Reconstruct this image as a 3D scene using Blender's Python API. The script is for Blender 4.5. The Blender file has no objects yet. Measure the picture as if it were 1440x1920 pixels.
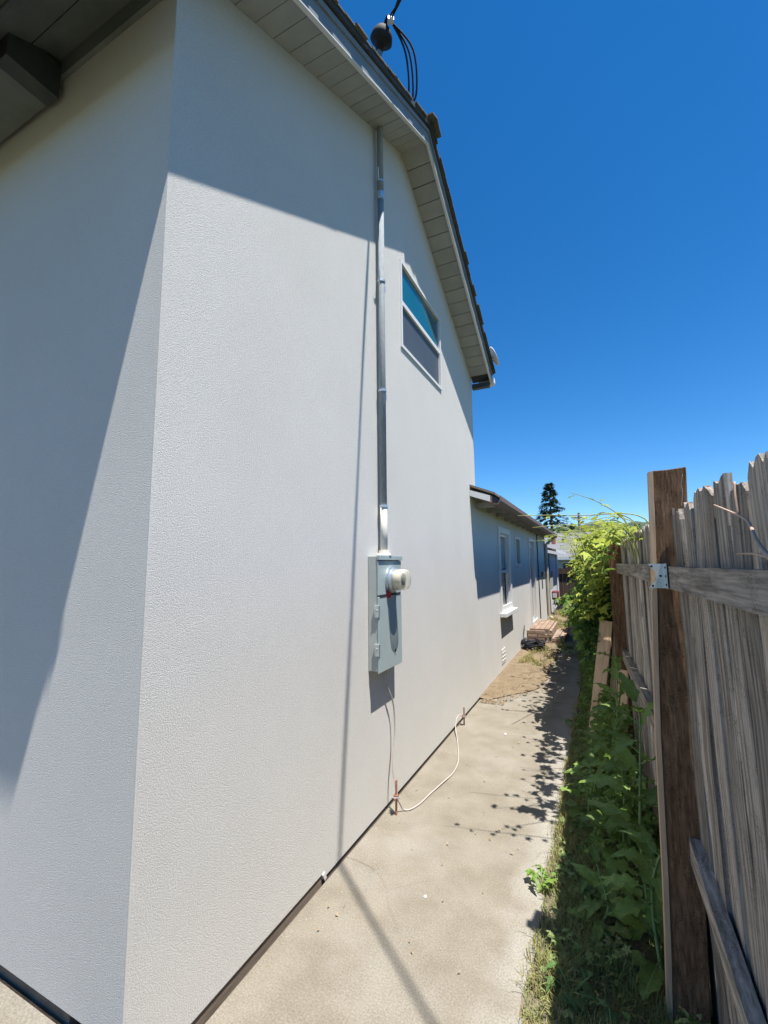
import bpy, math, random
from mathutils import Vector, Matrix, noise as mnoise
R = random.Random(7)
rad = math.radians
scene = bpy.context.scene
COL = scene.collection

# ------------------------------------------------------------------ camera
CAM_H = 1.8
YAW, PITCH, ROLL = 0.44734, 0.11813, -0.01012
cd = bpy.data.cameras.new('camera'); cam = bpy.data.objects.new('camera', cd); COL.objects.link(cam)
cd.sensor_fit = 'HORIZONTAL'; cd.sensor_width = 36.0; cd.lens = 36.0 * 824.0 / 1440.0
cd.clip_start = 0.02; cd.clip_end = 20000
fw = Vector((-math.sin(YAW) * math.cos(PITCH), math.cos(YAW) * math.cos(PITCH), math.sin(PITCH)))
rt = Vector((math.cos(YAW), math.sin(YAW), 0)); up = rt.cross(fw)
rt2 = rt * math.cos(ROLL) + up * math.sin(ROLL); up2 = up * math.cos(ROLL) - rt * math.sin(ROLL)
cam.matrix_world = Matrix(((rt2.x, up2.x, -fw.x, 0), (rt2.y, up2.y, -fw.y, 0), (rt2.z, up2.z, -fw.z, CAM_H), (0, 0, 0, 1)))
scene.camera = cam

# ------------------------------------------------------------------ sky, sun, exposure
SUN = Vector((-1.0, 0.46, -3.35)).normalized()          # the way the light travels
w = bpy.data.worlds.new('World'); scene.world = w; w.use_nodes = True
nt = w.node_tree; bg = nt.nodes['Background']
sky = nt.nodes.new('ShaderNodeTexSky'); sky.sky_type = 'NISHITA'; sky.sun_disc = False
sky.sun_elevation = math.asin(-SUN.z); sky.sun_rotation = math.atan2(-SUN.x, -SUN.y)
sky.air_density = 1.0; sky.dust_density = 0.0; sky.ozone_density = 5.0; sky.altitude = 1500
hs = nt.nodes.new('ShaderNodeHueSaturation'); hs.inputs['Saturation'].default_value = 1.295
nt.links.new(sky.outputs[0], hs.inputs['Color']); nt.links.new(hs.outputs[0], bg.inputs[0]); bg.inputs[1].default_value = 0.087
sd = bpy.data.lights.new('sun', 'SUN'); sd.energy = 5.0; sd.angle = rad(0.5); sd.color = (1.0, 0.955, 0.89)
so = bpy.data.objects.new('sun', sd); COL.objects.link(so); so.location = (5, -2, 20)
so.rotation_mode = 'QUATERNION'; so.rotation_quaternion = SUN.to_track_quat('-Z', 'Y')
vs = scene.view_settings; vs.view_transform = 'Standard'; vs.look = 'None'; vs.gamma = 1.0; vs.use_curve_mapping = False
vs.exposure = 1.1
scene.cycles.max_bounces = 5; scene.cycles.diffuse_bounces = 3; scene.cycles.glossy_bounces = 3

# ------------------------------------------------------------------ materials
MATS = {}
def pm(name, c1, c2=None, scale=4.0, stretch=(1, 1, 1), detail=5.0, rough=0.8, lo=0.3, hi=0.7, fine=None,
       bump=None, metallic=0.0, rnd=0.0, spec=0.3, c3=None, s3=1.0, lo3=0.5, hi3=0.7, rand_off=False, trans=0.0, coat=0.0, crack=None, xband=None):
    """procedural principled material: two colours mixed by noise, a third in large patches, fine speckle, bump layers"""
    m = bpy.data.materials.new(name); m.use_nodes = True; MATS[name] = m
    t = m.node_tree; n = t.nodes; L = t.links.new
    b = n['Principled BSDF']; b.inputs['Roughness'].default_value = rough; b.inputs['Metallic'].default_value = metallic
    b.inputs['Specular IOR Level'].default_value = spec
    if coat: b.inputs['Coat Weight'].default_value = coat
    tc = n.new('ShaderNodeTexCoord'); oi = n.new('ShaderNodeObjectInfo')
    vec = tc.outputs['Object']
    if rand_off:
        va = n.new('ShaderNodeVectorMath'); va.operation = 'MULTIPLY_ADD'
        va.inputs[0].default_value = (1, 1, 1); L(oi.outputs['Random'], va.inputs[0]); va.inputs[1].default_value = (37, 23, 51)
        L(vec, va.inputs[2]); vec = va.outputs[0]
    def mapped(st):
        mp = n.new('ShaderNodeMapping'); mp.inputs['Scale'].default_value = st; L(vec, mp.inputs[0]); return mp.outputs[0]
    def nz(v, s, d, ro=.6):
        x = n.new('ShaderNodeTexNoise'); x.inputs['Scale'].default_value = s; x.inputs['Detail'].default_value = d
        x.inputs['Roughness'].default_value = ro; L(v, x.inputs['Vector']); return x.outputs['Fac']
    def rng(v, a, c, o0=0.0, o1=1.0):
        x = n.new('ShaderNodeMapRange'); x.inputs[1].default_value = a; x.inputs[2].default_value = c
        x.inputs[3].default_value = o0; x.inputs[4].default_value = o1; L(v, x.inputs[0]); return x.outputs[0]
    def mix(f, a, c):
        x = n.new('ShaderNodeMix'); x.data_type = 'RGBA'
        L(f, x.inputs[0])
        for sock, val in ((x.inputs[6], a), (x.inputs[7], c)):
            if isinstance(val, tuple): sock.default_value = (*val, 1)
            else: L(val, sock)
        return x.outputs[2]
    sv = mapped(stretch)
    c2 = c2 or c1
    col = mix(rng(nz(sv, scale, detail), lo, hi), c1, c2)
    if c3: col = mix(rng(nz(vec, s3, 5), lo3, hi3), col, c3)
    if xband:      # a band of another colour along x, with a ragged edge
        sx = n.new('ShaderNodeSeparateXYZ'); L(vec, sx.inputs[0])
        ad = n.new('ShaderNodeMath'); ad.operation = 'MULTIPLY_ADD'; L(nz(vec, 3.5, 6), ad.inputs[0]); ad.inputs[1].default_value = .5; L(sx.outputs[0], ad.inputs[2])
        col = mix(rng(ad.outputs[0], xband[0] + .25, xband[1] + .25, 0, xband[3]), col, xband[2])
    if crack:      # thin dark fissures: (scale, stretch, width, colour, distortion)
        cs, cst, cw, cc, cdist = crack
        dn = n.new('ShaderNodeTexNoise'); dn.inputs['Scale'].default_value = cs * 1.7; dn.inputs['Detail'].default_value = 5; L(vec, dn.inputs['Vector'])
        dv = n.new('ShaderNodeVectorMath'); dv.operation = 'MULTIPLY_ADD'; L(dn.outputs['Color'], dv.inputs[0]); dv.inputs[1].default_value = (cdist,) * 3; L(mapped(cst), dv.inputs[2])
        vo = n.new('ShaderNodeTexVoronoi'); vo.feature = 'DISTANCE_TO_EDGE'; vo.inputs['Scale'].default_value = cs; L(dv.outputs[0], vo.inputs['Vector'])
        gate = rng(nz(vec, cs * .45, 3), .46, .58)
        mg = n.new('ShaderNodeMath'); mg.operation = 'MULTIPLY'; L(rng(vo.outputs['Distance'], 0, cw, .85, 0), mg.inputs[0]); L(gate, mg.inputs[1])
        col = mix(mg.outputs[0], col, cc)
    val = None
    if fine:
        val = rng(nz(sv, fine[0], 3), 0.25, 0.75, 1 - fine[1], 1 + fine[1])
    if rnd:
        rv = rng(oi.outputs['Random'], 0, 1, 1 - rnd, 1 + rnd)
        if val is None: val = rv
        else:
            mm = n.new('ShaderNodeMath'); mm.operation = 'MULTIPLY'; L(val, mm.inputs[0]); L(rv, mm.inputs[1]); val = mm.outputs[0]
    if val is not None:
        vm = n.new('ShaderNodeVectorMath'); vm.operation = 'SCALE'; L(col, vm.inputs[0]); L(val, vm.inputs['Scale']); col = vm.outputs[0]
    L(col, b.inputs['Base Color'])
    prev = None
    for (s, strength, dist) in (bump or []):
        bp = n.new('ShaderNodeBump'); bp.inputs['Strength'].default_value = strength; bp.inputs['Distance'].default_value = dist
        L(nz(sv, s, 6, .72), bp.inputs['Height'])
        if prev is not None: L(prev, bp.inputs['Normal'])
        prev = bp.outputs[0]
    if prev is not None: L(prev, b.inputs['Normal'])
    if trans:
        tr = n.new('ShaderNodeBsdfTranslucent'); L(col, tr.inputs[0])
        ms = n.new('ShaderNodeMixShader'); ms.inputs[0].default_value = trans
        L(b.outputs[0], ms.inputs[1]); L(tr.outputs[0], ms.inputs[2]); L(ms.outputs[0], n['Material Output'].inputs[0])
    return m

pm('stucco', (.545, .530, .497), (.575, .560, .527), scale=1.3, rough=.95, fine=(190, .16), bump=[(190, .85, .0058), (420, .6, .0025)], spec=.1)
pm('stucco_far', (.52, .51, .485), (.56, .55, .525), scale=1.3, rough=.95, bump=[(90, .3, .004)], spec=.1)
pm('soffit_paint', (.30, .30, .285), (.35, .35, .33), scale=6, rough=.7, bump=[(60, .15, .002)], rnd=.05, rand_off=True)
pm('fascia_paint', (.16, .185, .20), (.20, .225, .235), scale=5, rough=.6, bump=[(40, .15, .002)])
pm('trim_white', (.58, .585, .58), (.63, .63, .62), scale=7, rough=.5)
pm('dark_trim', (.035, .04, .045), (.06, .065, .06), scale=8, rough=.6)
pm('eave_grey', (.10, .115, .105), (.14, .155, .14), scale=6, rough=.7)
pm('shingle', (.055, .06, .052), (.12, .115, .095), scale=60, rough=.95, rnd=.25, rand_off=True, bump=[(180, .6, .004)])
pm('foundation_dark', (.13, .098, .075), (.20, .16, .125), scale=14, stretch=(1, .2, 1), rough=.95, bump=[(60, .6, .006)])
pm('concrete', (.168, .149, .116), (.212, .190, .153), scale=4.5, rough=.93, lo=.34, hi=.66, fine=(120, .30), bump=[(190, .6, .004), (14, .15, .01)],
   crack=(.9, (1, 1, 1), .010, (.09, .075, .055), .35), xband=(-.56, -.40, (.27, .255, .225), .75),
   c3=(.235, .22, .19), s3=1.3, lo3=.5, hi3=.78, spec=.15)
pm('cement_smear', (.25, .24, .21), (.29, .28, .25), scale=20, rough=.95, fine=(120, .12), bump=[(120, .5, .004)])
pm('soil', (.13, .105, .075), (.22, .18, .13), scale=9, rough=1, bump=[(40, .8, .02)])
pm('dry_dirt', (.135, .10, .062), (.20, .155, .10), scale=7, rough=1, fine=(90, .3), bump=[(50, .8, .015)])
pm('far_ground', (.085, .075, .045), (.05, .07, .028), scale=.3, rough=1, bump=[(5, .5, .05)])
pm('galvanised', (.20, .225, .245), (.27, .295, .305), scale=18, stretch=(1, 1, .3), rough=.85, metallic=.0, fine=(90, .16), spec=.1)
pm('galv_clean', (.50, .56, .58), (.62, .67, .68), scale=30, rough=.35, metallic=.8, spec=.5)
pm('conduit_paint', (.50, .47, .41), (.60, .585, .54), scale=26, rough=.7)
pm('box_grey', (.27, .325, .325), (.30, .355, .355), scale=5, rough=.5, spec=.4, fine=(60, .03), bump=[(25, .06, .003)])
pm('box_side', (.33, .355, .33), (.37, .395, .37), scale=9, rough=.6, fine=(70, .04))
pm('black_rubber', (.010, .012, .018), (.022, .024, .03), scale=30, rough=.75, spec=.25)
pm('black_seam', (.02, .022, .025), rough=.8)
pm('red_tag', (.55, .03, .04), (.45, .02, .03), scale=60, rough=.5)
pm('meter_dial', (.55, .52, .42), (.66, .63, .53), scale=40, rough=.5)
pm('wire_cream', (.33, .29, .26), (.40, .36, .33), scale=60, rough=.6)
pm('rod_rust', (.26, .12, .08), (.36, .20, .15), scale=50, rough=.7, metallic=.3)
WOODB = [(55, .6, .004), (190, .5, .0015)]
pm('wood_grey', (.125, .105, .088), (.37, .335, .295), scale=52, stretch=(1, 1, .03), rough=.95, lo=.34, hi=.62, rnd=.28, rand_off=True,
   fine=(190, .34), bump=WOODB, c3=(.22, .175, .13), s3=1.7, lo3=.56, hi3=.85, spec=.1, crack=(26, (1, 1, .035), .07, (.025, .02, .017), .25))
pm('wood_rail', (.14, .122, .103), (.37, .335, .295), scale=48, stretch=(1, .04, 1), rough=.95, lo=.34, hi=.64, rnd=.15, rand_off=True,
   fine=(150, .3), bump=WOODB, spec=.1, crack=(22, (1, .05, 1), .06, (.03, .025, .02), .3))
pm('wood_post', (.10, .056, .032), (.20, .122, .072), scale=60, stretch=(1, 1, .12), rough=.95, rnd=.1, rand_off=True,
   crack=(24, (1, 1, .05), .07, (.02, .013, .01), .25), fine=(110, .5), bump=[(60, .6, .004), (160, .7, .003)], spec=.1)
pm('wood_tan', (.40, .28, .18), (.52, .38, .26), scale=30, stretch=(1, 1, .06), rough=.9, rnd=.15, rand_off=True, fine=(120, .12), bump=WOODB, spec=.1)
pm('wood_dark', (.05, .033, .026), (.09, .06, .045), scale=20, stretch=(1, 1, .06), rough=.95, rnd=.3, rand_off=True, bump=[(60, .4, .004)])
pm('bare_twig', (.36, .25, .19), (.46, .34, .27), scale=40, rough=.9)
pm('dock_leaf', (.12, .21, .04), (.23, .33, .075), scale=16, rough=.42, spec=.45, trans=.3, rnd=.3, bump=[(45, .5, .006)])
pm('dock_rib', (.16, .25, .08), (.20, .30, .11), scale=20, rough=.6)
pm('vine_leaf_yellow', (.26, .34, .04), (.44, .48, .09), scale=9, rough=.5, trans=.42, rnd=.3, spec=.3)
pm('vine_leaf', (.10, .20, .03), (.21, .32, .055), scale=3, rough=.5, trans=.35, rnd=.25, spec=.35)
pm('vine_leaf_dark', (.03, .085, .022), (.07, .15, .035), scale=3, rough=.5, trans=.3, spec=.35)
pm('vine_stem', (.24, .28, .07), (.32, .33, .10), scale=30, rough=.7)
pm('grass', (.15, .21, .06), (.33, .33, .14), scale=6, rough=.7, trans=.25, c3=(.40, .32, .17), s3=9, lo3=.56, hi3=.72)
pm('grass_dry', (.32, .26, .11), (.20, .22, .06), scale=8, rough=.9, trans=.2)
pm('litter', (.19, .125, .065), (.34, .27, .18), scale=30, rough=1)
pm('weed_leaf', (.06, .12, .03), (.10, .17, .05), scale=12, rough=.6, trans=.25, rnd=.2)
pm('cover_leaf', (.13, .22, .06), (.27, .32, .13), scale=11, rough=.6, trans=.25, c3=(.30, .24, .13), s3=7, lo3=.55, hi3=.7)
pm('brick', (.215, .15, .11), (.30, .22, .165), scale=14, rough=.95, rnd=.2, rand_off=True, bump=[(50, .5, .005)])
pm('brick_mortar', (.22, .19, .155), (.28, .25, .21), scale=20, rough=1)
pm('brown_gutter', (.12, .075, .06), (.17, .115, .095), scale=9, rough=.6)
pm('roof_brown', (.15, .115, .095), (.21, .17, .14), scale=40, rough=.95)
pm('glass_sky_reflection', (.006, .10, .135), (.010, .13, .17), scale=2.2, rough=.06, spec=.9)  # teal of the reflected sky is put into the base colour
pm('screen_grey', (.055, .065, .075), (.07, .08, .09), scale=3, rough=.45, spec=.5, fine=(600, .15))
pm('glass_dark', (.02, .025, .03), (.05, .055, .06), scale=2, rough=.08, spec=.7)
pm('blind', (.30, .29, .26), (.36, .35, .32), scale=30, stretch=(.1, .1, 1), rough=.8)
pm('door_paint', (.55, .57, .58), (.62, .63, .63), scale=6, rough=.6)
pm('downspout_tan', (.38, .34, .28), (.45, .41, .35), scale=8, rough=.6)
pm('annex_paint', (.50, .53, .57), (.56, .59, .62), scale=4, rough=.9)
pm('maroon', (.14, .03, .035), (.18, .05, .05), scale=20, rough=.5)
pm('bucket', (.05, .06, .075), (.08, .09, .10), scale=10, rough=.5)
pm('neighbour_roof', (.12, .125, .135), (.175, .18, .19), scale=9, stretch=(1, 4, 1), rough=.95, fine=(60, .15))
pm('neighbour_wall', (.36, .40, .42), (.42, .46, .48), scale=3, rough=.9)
pm('chimney_red', (.30, .09, .07), (.38, .14, .11), scale=20, rough=.95)
pm('conifer', (.06, .11, .085), (.12, .18, .115), scale=1.2, rough=.8)
pm('tree_leaf', (.05, .10, .02), (.11, .16, .035), scale=.9, rough=.7, trans=.25)
pm('tree_leaf_dark', (.02, .045, .015), (.045, .085, .025), scale=.9, rough=.7, trans=.2)
pm('bark', (.09, .065, .05), (.15, .12, .09), scale=9, stretch=(1, 1, .15), rough=1)
pm('pole_wood', (.20, .16, .12), (.27, .22, .17), scale=9, rough=1)
pm('hill_forest', (.035, .055, .035), (.06, .08, .045), scale=.01, rough=1)
pm('dish_grey', (.55, .56, .57), (.6, .61, .62), scale=8, rough=.5)
def clear_glass():
    m = bpy.data.materials.new('meter_glass'); m.use_nodes = True; MATS['meter_glass'] = m
    t = m.node_tree; b = t.nodes['Principled BSDF']
    b.inputs['Base Color'].default_value = (.62, .60, .52, 1); b.inputs['Roughness'].default_value = .06; b.inputs['Specular IOR Level'].default_value = .6
    tr = t.nodes.new('ShaderNodeBsdfTransparent'); tr.inputs[0].default_value = (.97, .96, .90, 1)
    lw = t.nodes.new('ShaderNodeLayerWeight'); lw.inputs[0].default_value = .35
    ms = t.nodes.new('ShaderNodeMixShader'); mr = t.nodes.new('ShaderNodeMapRange'); mr.inputs[3].default_value = .22; mr.inputs[4].default_value = .75
    t.links.new(lw.outputs['Facing'], mr.inputs[0]); t.links.new(mr.outputs[0], ms.inputs[0])
    t.links.new(tr.outputs[0], ms.inputs[1]); t.links.new(b.outputs[0], ms.inputs[2]); t.links.new(ms.outputs[0], t.nodes['Material Output'].inputs[0])
clear_glass()

# ------------------------------------------------------------------ mesh helpers
class MB:
    def __init__(s): s.v = []; s.f = []
    def add(s, vs, fs):
        o = len(s.v); s.v += [tuple(x) for x in vs]; s.f += [tuple(i + o for i in q) for q in fs]; return s
    def box(s, c, d, rot=None):
        x, y, z = d[0] / 2, d[1] / 2, d[2] / 2
        P = [Vector((a * x, b * y, e * z)) for a in (-1, 1) for b in (-1, 1) for e in (-1, 1)]
        if rot is not None: P = [rot @ p for p in P]
        P = [p + Vector(c) for p in P]
        return s.add(P, [(0, 1, 3, 2), (4, 6, 7, 5), (0, 4, 5, 1), (2, 3, 7, 6), (0, 2, 6, 4), (1, 5, 7, 3)])
    def bx(s, x0, x1, y0, y1, z0, z1): return s.box(((x0 + x1) / 2, (y0 + y1) / 2, (z0 + z1) / 2), (x1 - x0, y1 - y0, z1 - z0))
    def prism(s, poly, axis, a, b):
        """poly: 2d outline; extruded along axis from a to b"""
        def p3(p, t): return {'x': (t, p[0], p[1]), 'y': (p[0], t, p[1]), 'z': (p[0], p[1], t)}[axis]
        n = len(poly)
        return s.add([p3(p, a) for p in poly] + [p3(p, b) for p in poly],
                     [tuple(range(n))[::-1], tuple(range(n, 2 * n))] + [(i, (i + 1) % n, n + (i + 1) % n, n + i) for i in range(n)])
    def tube(s, pts, r, n=8, cap=True):
        pts = [Vector(p) for p in pts]; k = len(pts)
        rs = r if isinstance(r, (list, tuple)) else [r] * k
        ref = None; rings = []
        for i in range(k):
            d = (pts[min(i + 1, k - 1)] - pts[max(i - 1, 0)]).normalized()
            if ref is None: ref = d.orthogonal().normalized()
            ref = (ref - d * ref.dot(d)).normalized(); q = d.cross(ref)
            rings += [pts[i] + (ref * math.cos(6.28319 * j / n) + q * math.sin(6.28319 * j / n)) * rs[i] for j in range(n)]
        fs = [(i * n + j, i * n + (j + 1) % n, (i + 1) * n + (j + 1) % n, (i + 1) * n + j) for i in range(k - 1) for j in range(n)]
        if cap: fs += [tuple(range(n))[::-1], tuple(range((k - 1) * n, k * n))]
        return s.add(rings, fs)
    def lathe(s, prof, o, ax, n=24):
        """prof: (distance along ax, radius)"""
        ax = Vector(ax).normalized(); a = ax.orthogonal().normalized(); b = ax.cross(a); o = Vector(o)
        rings = [o + ax * t + (a * math.cos(6.28319 * j / n) + b * math.sin(6.28319 * j / n)) * r for t, r in prof for j in range(n)]
        k = len(prof)
        fs = [(i * n + j, i * n + (j + 1) % n, (i + 1) * n + (j + 1) % n, (i + 1) * n + j) for i in range(k - 1) for j in range(n)]
        return s.add(rings, fs + [tuple(range(n))[::-1], tuple(range((k - 1) * n, k * n))])
    def mesh(s, name, mat, smooth=False, bevel=0):
        me = bpy.data.meshes.new(name); me.from_pydata(s.v, [], s.f); me.update()
        if mat: me.materials.append(MATS[mat])
        if smooth: me.polygons.foreach_set('use_smooth', [True] * len(me.polygons))
        return me
def put(name, mesh, parent=None, loc=(0, 0, 0), rot=None, kind=None):
    o = bpy.data.objects.new(name, mesh); COL.objects.link(o)
    if parent is not None:
        o.parent = parent; o.matrix_parent_inverse = Matrix.Translation(-parent.location)
    o.location = loc
    if rot is not None: o.rotation_euler = rot
    if kind: o['kind'] = kind
    return o
def part(name, mb, mat, parent=None, smooth=False, kind=None, bevel=0.0):
    o = put(name, mb.mesh(name, mat, smooth), parent, kind=kind)
    if bevel:
        b = o.modifiers.new('bevel', 'BEVEL'); b.width = bevel; b.segments = 2; b.limit_method = 'ANGLE'
    return o
def sub(name, mb, mat, parent, **k):
    """sub-part under a part whose own origin is the world origin"""
    o = part(name, mb, mat, None, **k); o.parent = parent; return o
def thing(name, loc, label, cat, group=None):
    o = bpy.data.objects.new(name, None); COL.objects.link(o); o.location = loc; o.empty_display_size = .1
    return tag(o, label, cat, group)
def tag(o, label, cat, group=None):
    o['label'] = label; o['category'] = cat
    if group: o['group'] = group
    return o
def smooth_path(P, n=6):
    P = [Vector(p) for p in P]; out = []
    for i in range(len(P) - 1):
        a, b, c, d = P[max(i - 1, 0)], P[i], P[i + 1], P[min(i + 2, len(P) - 1)]
        for k in range(n):
            t = k / n
            out.append(.5 * ((2 * b) + (c - a) * t + (2 * a - 5 * b + 4 * c - d) * t * t + (3 * b - a - 3 * c + d) * t ** 3))
    return out + [P[-1]]

# ================================================================== SETTING
WX, YF, YB = -1.52, 1.11, 6.22            # side wall plane, front wall, back corner of the tall house
def fence_x(y): return 0.302 - 0.034 * (y - 2.2) if y < 4.9 else 0.2102 - 0.046 * (y - 4.9)

g = MB(); N = 40
xs = [-6000, -1500, -300, -60, -20, -9, -4, -1.55, -.95, -.4, .4, 4, 12, 40, 200, 1200, 6000]
ys = [-6000, -500, -60, -10, -3, 0, 3, 6, 10, 15, 22, 40, 90, 300, 1200, 3000, 9000]
g.add([(x, y, -.035) for y in ys for x in xs], [(j * len(xs) + i, j * len(xs) + i + 1, (j + 1) * len(xs) + i + 1, (j + 1) * len(xs) + i) for j in range(len(ys) - 1) for i in range(len(xs) - 1)])
part('ground', g, 'far_ground', kind='structure')

def path_right(y): return -.37 + .010 * (y - 2) if y < 7 else -.32 - .02 * (y - 7)
def path_left(y):
    if y < 6.1: return WX + .012
    if y < 6.9: return WX + .012 + (y - 6.1) / .8 * .52
    return -.985 + .004 * (y - 7)
cp = bpy.data.objects.new('concrete_path', None); COL.objects.link(cp); cp['kind'] = 'structure'
def slab(y0, y1, x0=None):
    st = []; k = max(2, int((y1 - y0) / .12)); L = []; Rr = []
    for i in range(k + 1):
        y = y0 + (y1 - y0) * i / k
        L.append((x0 if x0 is not None else path_left(y) + (0 if y < 6.1 else .03 * mnoise.noise((y * 3, 1, 0))), y))
        Rr.append((path_right(y) + .016 * mnoise.noise((y * 4.1, 0, 3)) + .008 * mnoise.noise((y * 17, 4, 3)), y))
    m = MB(); m.prism(L + Rr[::-1], 'z', -.12, 0)
    return part('slab', m, 'concrete', cp)
slab(-2.5, 6.32); slab(6.33, 10.2); slab(10.21, 14.2); slab(14.21, 20.6)
m = MB(); m.bx(-6, WX - .22, -2.5, YF - .012, -.12, .16)
part('slab', m, 'concrete', cp)

def patch(name, xf0, xf1, y0, y1, dx, zf, mat, kind='structure'):
    m = MB(); ny = int((y1 - y0) / dx); nx = 10
    for j in range(ny + 1):
        y = y0 + (y1 - y0) * j / ny
        for i in range(nx + 1):
            x = xf0(y) + (xf1(y) - xf0(y)) * i / nx
            m.v.append((x, y, zf(x, y)))
    m.f = [(j * (nx + 1) + i, j * (nx + 1) + i + 1, (j + 1) * (nx + 1) + i + 1, (j + 1) * (nx + 1) + i) for j in range(ny) for i in range(nx)]
    return part(name, m, mat, smooth=True, kind=kind)
patch('soil_strip', lambda y: path_right(y) - .02, lambda y: fence_x(y) + .5, -1.5, 20.6, .1,
      lambda x, y: -.012 + .03 * mnoise.noise((x * 6, y * 6, 0)) + .035 * min(1, max(0, (x - path_right(y)) * 3)), 'soil')
patch('dirt_strip', lambda y: WX - .02, lambda y: path_left(y) + .16 + .1 * mnoise.noise((y * 2.2, 0, 0)), 6.05, 20.6, .07,
      lambda x, y: .012 + .012 * mnoise.noise((x * 9, y * 9, 0)) + .02 * min(1, (path_left(y) - x + .16) * 3), 'dry_dirt')
m = MB(); rc = random.Random(91)   # pale cement crumbs left along the wall joint
for i in range(900):
    if i < 420: x, y = WX + .02 + abs(rc.gauss(0, .035)), rc.uniform(1.3, 6.1)
    elif i < 640: x, y = rc.gauss(-1.33, .07), rc.gauss(2.45, .07)
    else: x, y = rc.gauss(-1.27, .10), rc.gauss(5.95, .12)
    if x < WX + .012: continue
    q = rc.uniform(.0015, .006); a = rc.uniform(0, 6.28)
    m.add([(x + math.cos(a + k * 2.1) * q, y + math.sin(a + k * 2.1) * q * 1.4, .0005) for k in range(3)] + [(x, y, q * .8)], [(0, 1, 3), (1, 2, 3), (2, 0, 3)])
part('cement_crumbs', m, 'cement_smear', kind='stuff')['label'] = 'pale cement crumbs along the foot of the stucco wall'

def hills(name, y, base, amp, seed, x0, x1, k=160):
    m = MB()
    for i in range(k + 1):
        x = x0 + (x1 - x0) * i / k
        h = base + amp * (mnoise.noise((x * .0011 + seed, 0, 0)) + .45 * mnoise.noise((x * .004 + seed, 3, 0)) + .2 * mnoise.noise((x * .013, 7, seed)))
        for j, (dy, f) in enumerate(((0, 0), (200, .3), (420, .68), (640, 1), (1300, .5))):
            m.v.append((x, y + dy + 60 * mnoise.noise((x * .004, j * 3.1, seed)), -2 + h * f * (1 + .1 * mnoise.noise((x * .01, j, 0)))))
    m.f = [(i * 5 + j, (i + 1) * 5 + j, (i + 1) * 5 + j + 1, i * 5 + j + 1) for i in range(k) for j in range(4)]
    return part(name, m, 'hill_forest', smooth=True, kind='structure')
hills('hills', 2300, 232, 60, 2.2, -3500, 3500)

# ================================================================== TALL HOUSE
PY, PZ, SL = 3.65, 5.885, 0.54
RX = -1.235                                # outer face of the rake board
def zs(y): return PZ - SL * abs(y - PY)    # underside of the rake soffit
Y0R, Y1R = 0.72, 6.30
house = thing('two_storey_house', (-4, 3.6, 0), 'tall pale grey stucco house with gable roof filling the left of the picture', 'house')
WY0, WY1, WZ0, WZ1 = 3.572, 4.728, 3.815, 4.675
m = MB()
def sidepoly(pts): m.add([(WX, y, z) for y, z in pts], [tuple(range(len(pts)))])
zb = lambda y: .045 if y < 2.31 else .017
top = lambda y: zs(y) + .06
sidepoly([(YF, .045), (2.31, .045), (2.31, top(2.31)), (YF, top(YF))])
sidepoly([(2.31, .017), (WY0, .017), (WY0, top(WY0)), (2.31, top(2.31))])
sidepoly([(WY0, .017), (WY1, .017), (WY1, WZ0), (WY0, WZ0)])
sidepoly([(WY0, WZ1), (WY1, WZ1), (WY1, top(WY1)), (PY, top(PY)), (WY0, top(WY0))])
sidepoly([(WY1, .017), (6.15, .017), (6.15, -.1), (YB, -.1), (YB, top(YB)), (WY1, top(WY1))])
# reveal of the window opening, lower returns of the stucco, the other three walls
for (a, b) in (((WY0, WZ0), (WY1, WZ0)), ((WY1, WZ0), (WY1, WZ1)), ((WY1, WZ1), (WY0, WZ1)), ((WY0, WZ1), (WY0, WZ0))):
    m.add([(WX, *a), (WX, *b), (WX - .12, *b), (WX - .12, *a)], [(0, 1, 2, 3)])
m.add([(WX, YF, .045), (WX, 2.31, .045), (WX - .03, 2.31, .045), (WX - .03, YF, .045)], [(0, 1, 2, 3)])
m.add([(WX, 2.31, .045), (WX, 2.31, .017), (WX - .03, 2.31, .017), (WX - .03, 2.31, .045)], [(0, 1, 2, 3)])
m.add([(WX, 2.31, .017), (WX, 6.15, .017), (WX - .03, 6.15, .017), (WX - .03, 2.31, .017)], [(0, 1, 2, 3)])
zt = zs(YF) + .04
m.add([(WX, YF, .045), (WX - .1, YF, .045), (WX - .2, YF, .20), (-8, YF, .20), (-8, YF, zt), (WX, YF, zt)], [(0, 1, 2, 3, 4, 5)])
m.add([(WX - .2, YF, .20), (-8, YF, .20), (-8, YF + .03, .20), (WX - .2, YF + .03, .20)], [(0, 1, 2, 3)])
m.add([(WX, YB, -.1), (-8, YB, -.1), (-8, YB, top(YB)), (WX, YB, top(YB))], [(0, 1, 2, 3)])
m.add([(-8, YF, -.1), (-8, YB, -.1), (-8, YB, top(YB)), (-8, PY, top(PY)), (-8, YF, top(YF))], [(0, 1, 2, 3, 4)])
wall = part('stucco_wall', m, 'stucco', house)
m = MB(); m.bx(WX - .3, WX - .008, YF + .008, 6.15, -.1, .044); m.bx(-8, WX - .301, YF + .008, YF + .3, -.1, .199)
part('foundation', m, 'foundation_dark', house)
m = MB(); m.box((WX + .003, 2.322, .026), (.008, .02, .045), Matrix.Rotation(.5, 3, 'X'))
part('screed_end', m, 'stucco', house)

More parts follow.
